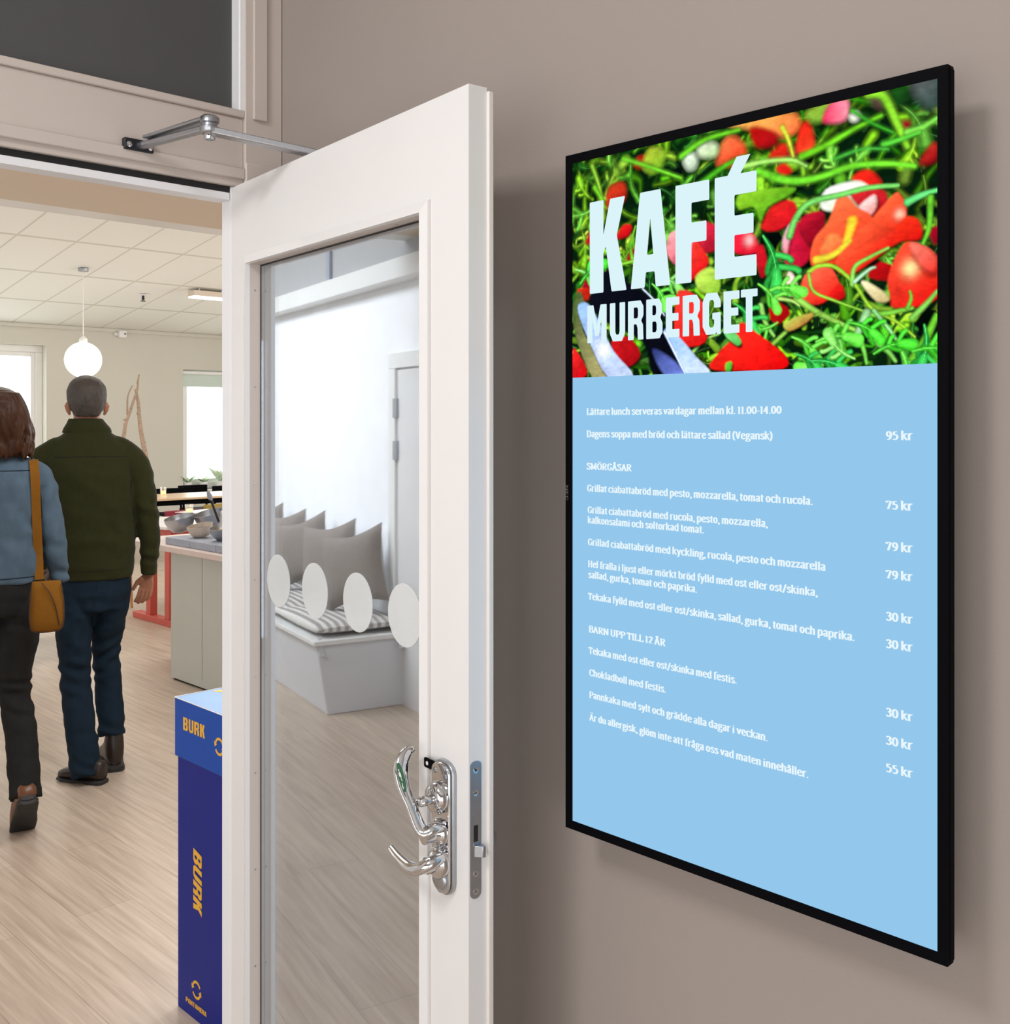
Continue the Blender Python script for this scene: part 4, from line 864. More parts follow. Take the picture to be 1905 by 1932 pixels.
for a in (('Lättare lunch serveras vardagar mellan kl. 11.00-14.00', 1107, 782.8, 1475), ('Dagens soppa med bröd och lättare sallad (Vegansk)', 1107, 824.5, 1458), ('SMÖRGÅSAR', 1107, 885.4, 1192), ('Grillat ciabattabröd med pesto, mozzarella, tomat och rucola.', 1108, 926.5, 1534),
          ('Grillat ciabattabröd med rucola, pesto, mozzarella,', 1109, 967.5, 1449), ('kalkonsalami och soltorkad tomat.', 1109, 986.6, 1329), ('Grillad ciabattabröd med kyckling, rucola, pesto och mozzarella', 1109.5, 1028, 1558), ('Hel fralla i ljust eller mörkt bröd fylld med ost eller ost/skinka,', 1109.5, 1069.3, 1543),
          ('sallad, gurka, tomat och paprika.', 1110, 1089.7, 1316), ('Tekaka fylld med ost eller ost/skinka, sallad, gurka, tomat och paprika.', 1110, 1130.3, 1613), ('BARN UPP TILL 12 ÅR', 1111, 1192, 1256), ('Tekaka med ost eller ost/skinka med festis.', 1111, 1232.6, 1390.5),
          ('Chokladboll med festis.', 1112, 1274.4, 1257), ('Pannkaka med sylt och grädde alla dagar i veckan.', 1112, 1316, 1449), ('Är du allergisk, glöm inte att fråga oss vad maten innehåller.', 1112.5, 1358.5, 1526)):
    mt = MB(); line(mt, *a); mt.build('menu_line', M['screen_text'], tv)
for t_, y in (('95 kr', 829.5), ('75 kr', 960), ('79 kr', 1037.7), ('79 kr', 1090.8), ('30 kr', 1169.8), ('30 kr', 1221.3), ('30 kr', 1350.4), ('30 kr', 1403.3), ('55 kr', 1455)):
    pr_ = MB(); line(pr_, t_, 1671, y, 1722, .0094); pr_.build('price', M['screen_text'], tv)
nm = MB(); yb_, zb_ = on_x(1066.5, 915, TF)[1:]
write(nm, 'NEC', lambda u, v: tq(TF-.0003, yb_-.0005-v*.9, zb_-u), width=.0225, cap=.0052, rx=4.5, ry=4.5)
nm.build('maker_mark', M['mark_grey'], tv)

# ================================================================== BLUE RECYCLING BOX
bx = empty('recycling_box', (.167, .788, 0), 0, 'tall blue cardboard can recycling box behind the door jamb', 'recycling box')
BW, BL = .36, .50                              # box runs towards the foyer (-y) from this corner
MB().box((.006, -BL+.006, 0), (BW-.006, -.006, .76)).build('box_body', M['blue_body'], bx, bevel=.002)
lid = MB().box((0, -BL, .688), (BW, 0, .846)).build('box_lid', M['blue_box'], bx, bevel=.002)
MB().box((.004, -BL+.004, .8462), (BW-.004, -.004, .8475)).build('lid_top', M['blue_top'], lid)
le = MB().box((0, -.003, .8462), (BW, .0, .8485)).box((-.0006, -BL, .8462), (.0014, 0, .8482)); le.build('lid_edge', M['box_edge'], lid)
def bq(px, py, x=.167): p = on_x(px, py, x); return p.y-.788, p.z
lt = MB()
def face_text(mb, text, x, ya, yb, z0, z1, gap=.16, slant=0.0):
    """upright block letters on the face that looks towards -x: y runs from ya down to yb"""
    n = len(text); wl = (ya-yb)/(n+(n-1)*gap)
    for i, ch in enumerate(text):
        y0 = ya-i*wl*(1+gap); block(mb, ch, lambda u, v, y0=y0: (x, y0-wl*u, z0+(z1-z0)*v), .03)
a, b = bq(346, 1385), bq(387, 1385)
face_text(lt, 'BURK', -.0008, a[0], b[0], .772-.004, .807-.004)
def arrows(mb, x, yc, zc_, r_):
    for s0 in (0, math.pi):
        ar = [(r_*math.cos(s0+t), r_*math.sin(s0+t)) for t in np.linspace(.5, 2.75, 12)]
        oa, ob = sweep(ar, r_*.17, r_*.17); n = len(ar); mb.add([(x, yc-u, zc_+v) for u, v in oa+ob], [(i, i+1, n+i+1, n+i) for i in range(n-1)])
        e = ar[-1]; t = np.array((-math.sin(s0+2.75), math.cos(s0+2.75))); nn = np.array((math.cos(s0+2.75), math.sin(s0+2.75)))
        tri = [np.array(e)+nn*r_*.42, np.array(e)+t*r_*.62, np.array(e)-nn*r_*.42]; mb.add([(x, yc-u, zc_+v) for u, v in tri], [(0, 1, 2)])
lt.build('lid_lettering', M['box_yellow'], lid); lt = MB()
a = bq(414, 1409); arrows(lt, -.0008, a[0], a[1], .020)
lt.build('lid_emblem', M['box_yellow'], lid)
tp = MB()
for k in range(3): tp.add([(.10+k*.05, -.02-.10*k, .8479), (.14+k*.05, -.02-.10*k, .8479), (.2+k*.05, -.10-.1*k, .8479), (.16+k*.05, -.10-.1*k, .8479)], [(0, 1, 2, 3)])
tp.build('lid_print', M['box_yellow'], lid)
bt = MB(); X_ = .0052
a = bq(365, 1603, .173); b = bq(381, 1728, .173)
n = 4; zt, zb = a[1], b[1]; hl2 = (zt-zb)/(n+.12*(n-1))
for i, ch in enumerate('BURK'):
    z0 = zt-i*hl2*1.12
    block(bt, ch, lambda u, v, z0=z0: (X_, a[0]+(b[0]-a[0])*v, z0-hl2*u-.012*v+.006), .03)
bt.build('box_lettering', M['box_yellow'], bx); bt = MB()
a = bq(371, 1868, .173); arrows(bt, X_, a[0], a[1], .021)
a, b = bq(351, 1893, .173), bq(390, 1893, .173); face_text(bt, 'PANTAMERA', X_, a[0], b[0], a[1]+.007, a[1]+.020, .1)
bt.build('box_emblem', M['box_yellow'], bx)

# ================================================================== PEOPLE
def ring_on(o_mesh_obj, x, z, dy=-1.0):
    bvh = ring_on.cache.setdefault(o_mesh_obj.name, BVHTree.FromPolygons([v.co for v in o_mesh_obj.data.vertices], [p.vertices for p in o_mesh_obj.data.polygons]))
    h = bvh.ray_cast(Vector((x, dy, z)), Vector((0, 1 if dy < 0 else -1, 0))); return h[0]
ring_on.cache = {}
def on_back(o, pts, r_, off=.001):
    out = []
    for x, z in pts:
        h = ring_on(o, x, z)
        if h is not None: out.append(h+Vector((0, -off, 0)))
    return out
def limb(pts, seg=20):
    """pts: (x, y, z, r[, flat])"""
    sm = smooth3([p[:3] for p in pts], 4); rr = interp([p[3] for p in pts], len(sm)); return MB().tube(sm, rr, seg)
def shoe(name, parent, loc, yaw, pitch, upm, som, h_=.085, L=.285, wd=.052, sc=1.0):
    """loc: where the toe end of the sole meets the floor line; pitch lifts the heel"""
    T = Matrix.Translation(loc) @ Matrix.Rotation(yaw, 4, 'Z') @ Matrix.Rotation(-pitch, 4, 'X') @ Matrix.Scale(sc, 4)
    def sec(y, w_, z0, z1, n=18):
        r = []
        for k in range(n):
            a = 2*math.pi*k/n; c, d = math.cos(a), math.sin(a)
            r.append(T @ Vector((math.copysign(abs(c)**.75, c)*w_, y, z0+(z1-z0)*(.5+.5*math.copysign(abs(d)**.8, d)))))
        return r
    # y = 0 toe contact, negative towards the heel
    up = [(.055, .012, .022, .040), (.045, .034, .018, .058), (.01, .046, .018, .072), (-.05, .049, .018, .088), (-.10, .045, .018, .115), (-.15, .041, .018, .145), (-.19, .040, .018, h_+.075), (-.222, .037, .018, h_+.070), (-.236, .026, .024, h_+.055)]
    k = wd/.049
    u = MB().rings([sec(y, w_*k, a, b) for y, w_, a, b in up]).build(name, upm, parent, smooth=True)
    so = [(.068, .012, .008, .020), (.056, .036, .002, .020), (.01, .050, 0, .020), (-.05, .052, 0, .020), (-.11, .045, .004, .020), (-.14, .043, 0, .022), (-.22, .041, 0, .024), (-.243, .026, .004, .024)]
    MB().rings([sec(y, w_*k, a, b) for y, w_, a, b in so]).build('sole', som, u, smooth=True)
    MB().rings([sec(y, w_*k, -.012, .012) for y, w_ in ((-.145, .042), (-.22, .041), (-.238, .03))]).build('heel', som, u, smooth=True)
    return u
def head_rings(cx, cy, z0, sc=1.0):
    """chin at z0; head 0.225 high"""
    q = [(0, .055, .0, .020, .022), (0, .050, .018, .042, .050), (0, .030, .05, .060, .080), (0, .012, .085, .068, .094), (0, .004, .12, .0735, .099), (0, .0, .155, .075, .098), (0, -.004, .185, .066, .086), (0, -.006, .207, .046, .060), (0, -.006, .220, .018, .024)]
    return [(cx+a*sc, cy+b*sc, z0+c*sc, d*sc, e*sc) for a, b, c, d, e in q]
def face(parts, cx, cy, z0, sc=1.0):
    parts.append(MB().tube([(cx, cy+.100*sc, z0+.115*sc), (cx, cy+.112*sc, z0+.095*sc), (cx, cy+.122*sc, z0+.072*sc)], [.008*sc, .010*sc, .014*sc], 12))      # nose
    parts.append(MB().ball((cx, cy+.098*sc, z0+.043*sc), (.022*sc, .010*sc, .009*sc)))                                                                  # lips
    parts.append(MB().ball((cx, cy+.092*sc, z0+.125*sc), (.052*sc, .013*sc, .010*sc)))                                                                  # brow
    parts.append(MB().ball((cx, cy+.082*sc, z0+.012*sc), (.02*sc, .02*sc, .015*sc)))                                                                    # chin
def ear(cx, cy, cz_, s):
    return MB().tube([(cx, cy, cz_-.030), (cx+s*.006, cy-.006, cz_-.012), (cx+s*.011, cy-.010, cz_+.012), (cx+s*.006, cy-.006, cz_+.030)], [.006, .011, .014, .008], 12, .55, up=(0, 1, 0))
def hand(root, dirv, side, right, back, curl, sc=1.0):
    """palm from the wrist along dirv; side: across the palm towards the little finger; back: out of the back of the hand"""
    root, d, s_, b_ = Vector(root), Vector(dirv).normalized(), Vector(side).normalized(), Vector(back).normalized(); parts = []
    rr = []
    for t, w_, th in ((-.02, .025, .019), (.012, .029, .019), (.045, .038, .017), (.082, .040, .014), (.092, .036, .010)):
        c = root+d*t*sc; rr.append([c+s_*w_*sc*math.cos(2*math.pi*k/16)+b_*th*sc*math.sin(2*math.pi*k/16) for k in range(16)])
    parts.append(MB().rings(rr))
    for i, (o, L, r_) in enumerate(((-.030, .072, .0095), (-.010, .080, .0098), (.010, .074, .0094), (.029, .058, .0084))):
        p0 = root+d*.076*sc+s_*o*sc; p = [p0]; a = 0; spread = s_*(o*.9)
        for f, cu in ((.44, curl*.5), (.32, curl), (.24, curl*.8)):
            a += cu*(1+.12*i); p.append(p[-1]+(d*math.cos(a)-b_*math.sin(a)+spread*.8)*L*f*sc)
        parts.append(MB().tube(p, [r_*sc, r_*.98*sc, r_*.88*sc, r_*.7*sc], 10))
    t0 = root+d*.022*sc-s_*.024*sc
    parts.append(MB().tube([t0, t0+(d*.7-s_*.6-b_*.25).normalized()*.036*sc, t0+(d*.7-s_*.6-b_*.25).normalized()*.036*sc+(d*.95-s_*.2-b_*.3).normalized()*.048*sc], [.013*sc, .0115*sc, .0085*sc], 10))
    return parts

# ---- the man in the olive jacket
def person_at(px, t, label):
    p = at_depth(px, CY, t); d = ray(px, CY); yaw = math.atan2(d.y, d.x)-math.pi/2
    return empty('person', (p.x, p.y, 0), yaw, label, 'person')
man = person_at(165, 4.85, 'person with short grey hair in olive jacket and dark jeans, walking away')
km = 4.85/FPX
mx_ = lambda px: (px-165)*km
mz_ = lambda py: 1.6-(py-797)*km
def V(px, py, y, r): return (mx_(px), y, mz_(py), r)
jk = MB().loft([(mx_(183), .02, mz_(1091), .152, .118), (mx_(183), .02, mz_(1080), .158, .122), (mx_(178), .015, mz_(1040), .173, .126), (mx_(174), .01, mz_(994), .186, .128), (mx_(170), 0, mz_(940), .188, .130), (mx_(168), -.005, mz_(895), .190, .126), (mx_(167), -.005, mz_(868), .192, .115), (mx_(167), 0, mz_(848), .182, .098), (mx_(166), .005, mz_(832), .150, .084), (mx_(165), .01, mz_(818), .105, .074), (mx_(164), .012, mz_(806), .075, .066)], 36, 2.3)
ra = limb([V(200, 838, 0, .038), V(222, 846, 0, .054), V(243, 866, -.002, .064), V(254, 888, -.006, .063), V(262, 920, -.012, .060), V(269, 960, -.020, .053), V(275, 1000, -.014, .049), V(277, 1044, .0, .043), V(275, 1070, .01, .039), V(274.5, 1090, .016, .0375)])
la = limb([V(134, 838, 0, .038), V(112, 846, 0, .054), V(91, 866, -.002, .064), V(80, 888, -.005, .063), V(76, 920, -.005, .060), V(72, 960, 0, .053), V(72, 1000, .02, .049), V(76, 1044, .05, .043), V(80, 1085, .07, .038)])
jacket = fuse('jacket', [jk, ra, la], M['olive'], man, .0075, 4, .006, (7, 7, 11), 0, [(mx_(255), mz_(905), .07, .0045, 60, -1.2), (mx_(272), mz_(965), .07, .005, 75, .6), (mx_(277), mz_(1050), .06, .005, 95, .3), (mx_(180), mz_(1060), .14, .0035, 60, .25), (mx_(225), mz_(985), .08, .004, 40, 1.6), (mx_(140), mz_(960), .09, .0035, 38, -1.4), (mx_(170), mz_(900), .10, .0025, 30, .8)])
cl = MB().loft([(mx_(164.5), .012, mz_(817), .108, .078), (mx_(164.5), .012, mz_(808), .101, .074), (mx_(163), .014, mz_(797), .082, .070), (mx_(161.5), .016, mz_(789), .072, .066), (mx_(161.5), .016, mz_(790), .060, .054)], 32, 2.1)
collar = fuse('collar', [cl], M['olive'], jacket, .006, 3)
yk = on_back(jacket, [(mx_(x), mz_(861-1.2*math.sin((x-108)/130*3.14))) for x in range(108, 240, 4)], .002)
if len(yk) > 3: MB().tube(yk, .0022, 6).build('yoke_seam', M['olive_seam'], jacket, smooth=True)
hm = on_back(jacket, [(mx_(x), mz_(1072)) for x in range(132, 240, 4)], .002)
if len(hm) > 3: MB().tube(hm, .0014, 6).build('hem_seam', M['olive_seam'], jacket, smooth=True)
for sx_, pxs in ((1, [(236, 850), (241, 875), (243, 900), (242, 930), (246, 960), (249, 985)]), (-1, [(97, 850), (93, 875), (92, 900), (93, 930)])):
    q_ = on_back(jacket, [(mx_(a), mz_(b)) for a, b in pxs], .002)
    if len(q_) > 2: MB().tube(smooth3(q_), .0018, 6).build('sleeve_seam', M['olive_seam'], jacket, smooth=True)
tr1 = limb([V(158, 1085, .02, .088), V(148, 1130, .015, .088), V(140, 1180, .0, .080), V(143, 1230, -.01, .070), V(144, 1270, -.015, .066), V(149, 1330, -.055, .068), V(158, 1400, -.105, .064), V(161.5, 1448, -.135, .060)])
tr2 = limb([V(206, 1085, .02, .088), V(207, 1130, .025, .086), V(203, 1180, .06, .076), V(199, 1235, .10, .064), V(200, 1265, .10, .061), V(204, 1330, .08, .061), V(207, 1370, .055, .059), V(208, 1396, .045, .060)])
hp = MB().loft([(mx_(182), .02, mz_(1150), .120, .105), (mx_(182), .02, mz_(1120), .142, .118), (mx_(183), .02, mz_(1090), .143, .112), (mx_(183), .02, mz_(1060), .135, .104)], 30, 2.2)
tro = fuse('trousers', [tr1, tr2, hp], M['denim_dark'], man, .007, 3, .006, (8, 8, 16), 3.0, [(mx_(145), mz_(1262), .10, .007, 85, .4), (mx_(200), mz_(1245), .09, .008, 90, -.4), (mx_(160), mz_(1435), .07, .006, 110, .2), (mx_(208), mz_(1380), .07, .006, 110, .2), (mx_(182), mz_(1140), .07, .005, 70, 0), (mx_(150), mz_(1170), .07, .005, 55, 1.0), (mx_(215), mz_(1165), .07, .005, 55, -1.0)])
ts = MB()
q_ = on_back(tro, [(mx_(a), mz_(b)) for a, b in ((183, 1094), (181, 1110), (178, 1130), (175, 1146))], .001)
if len(q_) > 2: ts.tube(q_, .0016, 6)
ts.build('trouser_seam', M['denim_dark'], tro)
bd_ = [MB().loft(head_rings(mx_(164), .02, mz_(803), 1.0), 30), MB().tube([(mx_(164), .0, mz_(830)), (mx_(164), .012, mz_(805)), (mx_(164), .018, mz_(775))], [.062, .058, .056], 20), ear(mx_(134.5), -.012, mz_(771), -1), ear(mx_(194.5), .015, mz_(771), 1)]
face(bd_, mx_(164), .02, mz_(803))
bd_ += [MB().loft([(mx_(180), .02, mz_(1130), .11, .09), (mx_(174), .01, mz_(994), .14, .10), (mx_(168), 0, mz_(890), .15, .09), (mx_(166), .005, mz_(835), .10, .06)], 20)]
bd_ += [limb([V(206, 1115, .02, .055), V(200, 1250, .09, .040), V(207, 1375, .055, .036)]), limb([V(158, 1115, .02, .055), V(144, 1260, -.015, .045), V(160, 1425, -.12, .036)])]
bd_ += [limb([V(238, 862, 0, .042), V(269, 960, -.018, .036), V(275, 1088, .014, .026)]), limb([V(96, 862, 0, .042), V(72, 960, 0, .036), V(80, 1085, .07, .026)])]
bd_ += hand((mx_(274), .016, mz_(1089)), (-.14, -.05, -1), (.80, -.55, -.10), True, (.55, -.80, -.05), .30, .98)
bd_ += hand((mx_(80), .07, mz_(1083)), (.05, .1, -1), (-.35, -.9, 0), False, (-.9, .35, 0), .35, .98)
body = fuse('body', bd_, M['skin'], man, .0042, 3)
for s_ in (-1, 1):
    ey = MB().ball((mx_(164)+s_*.030, .02+.088, mz_(803)+.112), (.013, .008, .008)).build('eye', M['eye'], man, smooth=True)
    MB().ball((mx_(164)+s_*.030, .02+.0935, mz_(803)+.112), (.006, .004, .0065)).build('iris', M['shoe_dark'], ey, smooth=True)
hr = MB().loft([(mx_(164), -.036, mz_(786), .050, .030), (mx_(164), -.032, mz_(781), .057, .044), (mx_(164), -.022, mz_(774), .067, .064), (mx_(164), -.012, mz_(765), .077, .084), (mx_(164), -.003, mz_(755), .084, .098), (mx_(164), .0, mz_(744), .086, .103), (mx_(164), .002, mz_(735), .084, .100), (mx_(164), .002, mz_(728), .078, .094), (mx_(163.5), .002, mz_(721.5), .069, .082), (mx_(163), .002, mz_(716), .056, .068), (mx_(163), .002, mz_(711.5), .038, .046), (mx_(163), .002, mz_(708), .014, .02)], 36, 2.05)
fuse('hair', [hr], M['hair_grey'], man, .005, 3, .0022, (60, 60, 40))
shoe('shoe', man, Vector((mx_(133), -.045, .001)), R(52), R(0), M['shoe_dark'], M['sole'], .060, wd=.055, sc=.79)
shoe('shoe', man, Vector((mx_(206), .215, .001)), R(5), R(2), M['shoe_dark'], M['sole'], .125, wd=.055, sc=.96)

# ---- the woman in the denim jacket
wom = person_at(-3, 4.25, 'person with wavy brown hair in blue denim jacket and charcoal jeans, mid stride')
kw = 4.25/FPX
wx = lambda px: (px+3)*kw
wz = lambda py: 1.6-(py-797)*kw
def W_(px, py, y, r): return (wx(px), y, wz(py), r)
jw = MB().loft([(.0, .02, wz(1100), .158, .122), (0, .02, wz(1085), .162, .124), (0, .01, wz(1020), .150, .112), (0, .005, wz(960), .152, .108), (0, 0, wz(915), .166, .108), (0, 0, wz(893), .170, .098), (0, .0, wz(878), .150, .082), (0, .005, wz(866), .110, .068), (0, .01, wz(852), .072, .060)], 32, 2.25)
rw = limb([W_(30, 874, 0, .034), W_(48, 883, 0, .046), W_(66, 902, -.002, .055), W_(76, 925, -.006, .053), W_(83, 955, -.010, .049), W_(91, 1000, -.018, .047), W_(96, 1040, -.010, .046), W_(100, 1075, .005, .041), W_(106, 1103, .015, .034)])
lw = limb([W_(-36, 874, 0, .034), W_(-54, 883, 0, .046), W_(-72, 902, 0, .055), W_(-82, 925, 0, .053), W_(-88, 950, .005, .049), W_(-96, 1000, .03, .047), W_(-98, 1040, .07, .044), W_(-98, 1085, .13, .036)])
wj = fuse('jacket', [jw, rw, lw], M['denim_mid'], wom, .007, 3, .0065, (8, 8, 12), 9.0, [(wx(98), wz(1050), .08, .0035, 75, .5), (wx(108), wz(1090), .05, .005, 120, .2), (wx(80), wz(930), .06, .004, 60, -1), (wx(30), wz(1060), .10, .004, 60, .5), (wx(50), wz(960), .08, .004, 35, 1.5)])
for nm_, pl in (('yoke_seam', [(x, 887) for x in range(-60, 70, 5)]), ('hem_seam', [(x, 1087) for x in range(-60, 66, 5)]), ('sleeve_seam', [(62, 880), (66, 905), (70, 940), (72, 980)])):
    q_ = on_back(wj, [(wx(a), wz(b)) for a, b in pl], .001)
    if len(q_) > 2: MB().tube(q_, .0017, 6).build(nm_, M['denim_dark'], wj)
MB().loft([(0, .012, wz(872), .098, .070), (0, .014, wz(858), .080, .062), (0, .016, wz(848), .068, .058)], 28).build('collar', M['denim_mid'], wj, smooth=True)
t1 = limb([W_(36, 1090, .02, .084), W_(38, 1140, .01, .086), W_(34, 1195, .0, .077), W_(25, 1260, -.005, .066), W_(26, 1310, -.01, .060), W_(33, 1360, -.06, .062), W_(38, 1410, -.11, .060), W_(40, 1452, -.160, .057), W_(42, 1470, -.180, .060), W_(42, 1484, -.194, .062)])
t2 = limb([W_(-36, 1090, .02, .084), W_(-40, 1140, .03, .086), W_(-40, 1195, .09, .076), W_(-36, 1270, .17, .064), W_(-34, 1320, .20, .060), W_(-32, 1400, .24, .060), W_(-32, 1470, .28, .052), W_(-32, 1525, .30, .050)])
h2 = MB().loft([(0, .02, wz(1160), .125, .108), (0, .02, wz(1120), .150, .125), (0, .02, wz(1085), .148, .115), (0, .02, wz(1060), .135, .1)], 28, 2.2)
wt = fuse('trousers', [t1, t2, h2], M['charcoal'], wom, .007, 3, .005, (8, 8, 18), 5.0, [(wx(26), wz(1312), .09, .008, 95, .3), (wx(42), wz(1490), .06, .006, 120, .2), (wx(38), wz(1180), .07, .005, 70, .6)])
wb = [MB().loft(head_rings(0, .022, wz(838), .95), 28), MB().tube([(0, 0, wz(868)), (0, .01, wz(840)), (0, .016, wz(800))], [.050, .047, .05], 18), ear(wx(-36), .02, wz(785), -1), ear(wx(30), .02, wz(785), 1)]
face(wb, 0, .022, wz(838), .95)
wb += [MB().loft([(0, .02, wz(1130), .11, .09), (0, .01, wz(1000), .115, .085), (0, 0, wz(905), .13, .08), (0, .0, wz(870), .08, .05)], 20),
       limb([W_(36, 1130, .01, .07), W_(26, 1310, -.01, .044), W_(40, 1455, -.145, .032)]), limb([W_(-36, 1130, .02, .07), W_(-34, 1320, .2, .044), W_(-32, 1490, .285, .032)]),
       limb([W_(60, 893, 0, .038), W_(92, 1000, -.018, .032), W_(101, 1080, .006, .022)]), limb([W_(-66, 893, 0, .038), W_(-96, 1000, .03, .032), W_(-98, 1085, .13, .024)])]
wb += hand((wx(96), .03, wz(1086)), (-.35, .8, -.5), (.2, -.85, -.45), True, (.98, .15, 0), .5, .80)
wb += hand((wx(-98), .135, wz(1084)), (.05, .2, -1), (-.35, -.9, -.1), False, (-.9, .35, 0), .4, .86)
fuse('body', wb, M['skin'], wom, .0045, 3)
for s_ in (-1, 1):
    ey = MB().ball((s_*.028, .022+.084, wz(838)+.106), (.012, .008, .008)).build('eye', M['eye'], wom, smooth=True)
    MB().ball((s_*.028, .022+.0895, wz(838)+.106), (.006, .004, .0062)).build('iris', M['shoe_dark'], ey, smooth=True)
hw = [MB().loft([(0, -.02, wz(862), .100, .060), (0, -.022, wz(848), .112, .075), (0, -.016, wz(825), .110, .088), (0, -.010, wz(800), .103, .099), (0, -.004, wz(775), .096, .106), (0, 0, wz(758), .088, .106), (0, .002, wz(746), .075, .094), (0, .002, wz(737), .055, .070), (0, .002, wz(732), .034, .044), (0, .002, wz(729.5), .012, .018)], 34, 2.1)]
rh = random.Random(3)
for k in range(34):
    a = math.pi*1.0+math.pi*(k+.5)/34+rh.uniform(-.06, .06); c, d = math.cos(a), math.sin(a); ph = rh.uniform(0, 6.28); pts = []; bot = rh.uniform(116, 128)
    for j in range(15):
        t = j/14; z = wz(740+t*bot); rx_ = .066+.048*min(1, t*1.6)**.7; ry_ = .076+.028*math.sin(min(1, t*1.8)*1.57)-.03*t; wob = .017*t*math.sin(ph+t*9.5); wo2 = .008*t*math.cos(ph*1.7+t*9.5)
        pts.append((c*(rx_+.004+wo2)-wob*d, -.004-.012*t+d*(ry_+.004+wo2)+wob*c, z))
    hw.append(MB().tube(smooth3(pts, 2), interp([.004, .010, .012, .013, .013, .012, .004], 29), 8))
fuse('hair', hw, M['hair_brown'], wom, .0042, 1)
shoe('ankle_boot', wom, Vector((wx(38), -.125, .006)), R(6), R(46), M['boot_brown'], M['sole'], .035, wd=.050, sc=.93)
shoe('ankle_boot', wom, Vector((wx(-33), .49, .002)), R(0), R(0), M['boot_brown'], M['sole'], .085, wd=.045)
# ---- her shoulder bag
bag = empty('shoulder_bag', wom.location.copy(), wom.rotation_euler.z, 'mustard brown suede bag hanging from a strap on the denim jacket', 'bag')
bag.location.z = wz(1090)
BO = -9
bz = lambda py: wz(py)-wz(1090)
def bagring(z, w_, th, cx): return [(cx+math.copysign(abs(math.cos(2*math.pi*k/28))**.6, math.cos(2*math.pi*k/28))*w_, -.175+math.copysign(abs(math.sin(2*math.pi*k/28))**.8, math.sin(2*math.pi*k/28))*th, z) for k in range(28)]
bgm = MB().rings([bagring(bz(1183), .046, .020, wx(87+BO)), bagring(bz(1177), .058, .030, wx(87+BO)), bagring(bz(1160), .062, .036, wx(87+BO)), bagring(bz(1130), .060, .034, wx(87.5+BO)), bagring(bz(1105), .056, .026, wx(87+BO)), bagring(bz(1092), .052, .016, wx(86+BO)), bagring(bz(1090), .048, .010, wx(86+BO))])
bm_ = bgm.build('bag_body', M['suede'], bag, smooth=True)
bx_ = lambda x: wx(x+BO)
MB().tube(smooth3([(bx_(78), -.205, bz(1092)), (bx_(92), -.213, bz(1112)), (bx_(102), -.213, bz(1140)), (bx_(108), -.208, bz(1172))]), .0022, 8).build('flap_piping', M['suede_dark'], bm_, smooth=True)
MB().tube(smooth3([(bx_(60), -.205, bz(1098)), (bx_(57.5), -.200, bz(1130)), (bx_(58), -.200, bz(1165)), (bx_(66), -.196, bz(1181)), (bx_(106), -.196, bz(1181)), (bx_(115), -.200, bz(1165)), (bx_(115), -.2, bz(1125)), (bx_(110), -.2, bz(1096))]), .002, 8).build('edge_piping', M['suede_dark'], bm_, smooth=True)
def ribbon(pts, wd, th):
    pts = [Vector(p) for p in pts]; mb = MB(); rr = []
    for i, p in enumerate(pts):
        t = (pts[min(i+1, len(pts)-1)]-pts[max(0, i-1)]).normalized(); n_ = Vector((0, -1, .15)); s2 = t.cross(n_).normalized(); n2 = s2.cross(t)
        rr.append([p+s2*wd/2+n2*th, p-s2*wd/2+n2*th, p-s2*wd/2-n2*th, p+s2*wd/2-n2*th])
    return mb.rings(rr)
sq = [(57, 868), (58.5, 885), (60, 920), (61.5, 960), (63, 1000), (65, 1040), (66, 1070), (67, 1094)]
dep = [(ring_on(wj, wx(a), wz(b)) or Vector((0, -.11, 0))).y for a, b in sq]; cf = np.polyfit([b for a, b in sq[1:6]], dep[1:6], 2)
sp_ = [(wx(a), min(float(np.polyval(cf, b)), dep[i] if b < 1050 else 9)-.016-(max(0, b-1050)*.0012), bz(b)) for i, (a, b) in enumerate(sq)]
sp_[0] = (sp_[0][0], min(-.03, sp_[0][1]+.03), sp_[0][2])
ribbon(smooth3(sp_, 4), .034, .002).build('strap', M['suede'], bag, smooth=True)

# ================================================================== CAFE: CEILING THINGS
def ceil_pt(px, py):
    d = ray(px, py); t = (ZC0-ZSL*CAM.y-CAM.z)/(d.z+ZSL*d.y); return CAM+d*t
cp = ceil_pt(157, 506); dl = (cp-CAM).dot(Vector((SN, CS, 0)))
zg = 1.6-(679-797)*dl/FPX; rg = 33.5*dl/FPX
pl = empty('pendant_lamp', (cp.x, cp.y, zg), 0, 'lit white globe pendant lamp hanging over the grey haired person', 'lamp')
MB().ball((0, 0, 0), rg, 40, 26).build('globe', M['globe'], pl, smooth=True)
MB().lathe([(.045, rg-.02), (.045, rg+.035), (.03, rg+.05), (.012, rg+.07)]).build('lamp_holder', M['white_trim'], pl, smooth=True)
MB().lathe([(.006, rg+.05), (.006, cp.z-zg-.02)], seg=8).build('cord', M['white_trim'], pl)
MB().lathe([(.055, cp.z-zg-.035), (.055, cp.z-zg-.005)]).build('ceiling_rose', M['steel'], pl, smooth=True)
lg = bpy.data.lights.new('globe_glow', 'POINT'); lg.energy = 12; lg.shadow_soft_size = .25; lg.color = (1, .95, .85)
lo = bpy.data.objects.new('globe_glow', lg); COL.objects.link(lo); lo.location = (cp.x, cp.y, zg-.45)
cp = ceil_pt(270, 556)
sp = empty('sprinkler', cp, 0, 'small sprinkler head on the tiled cafe ceiling', 'sprinkler')
MB().lathe([(.07, -.012), (.07, 0)]).build('escutcheon', M['white_trim'], sp, smooth=True)
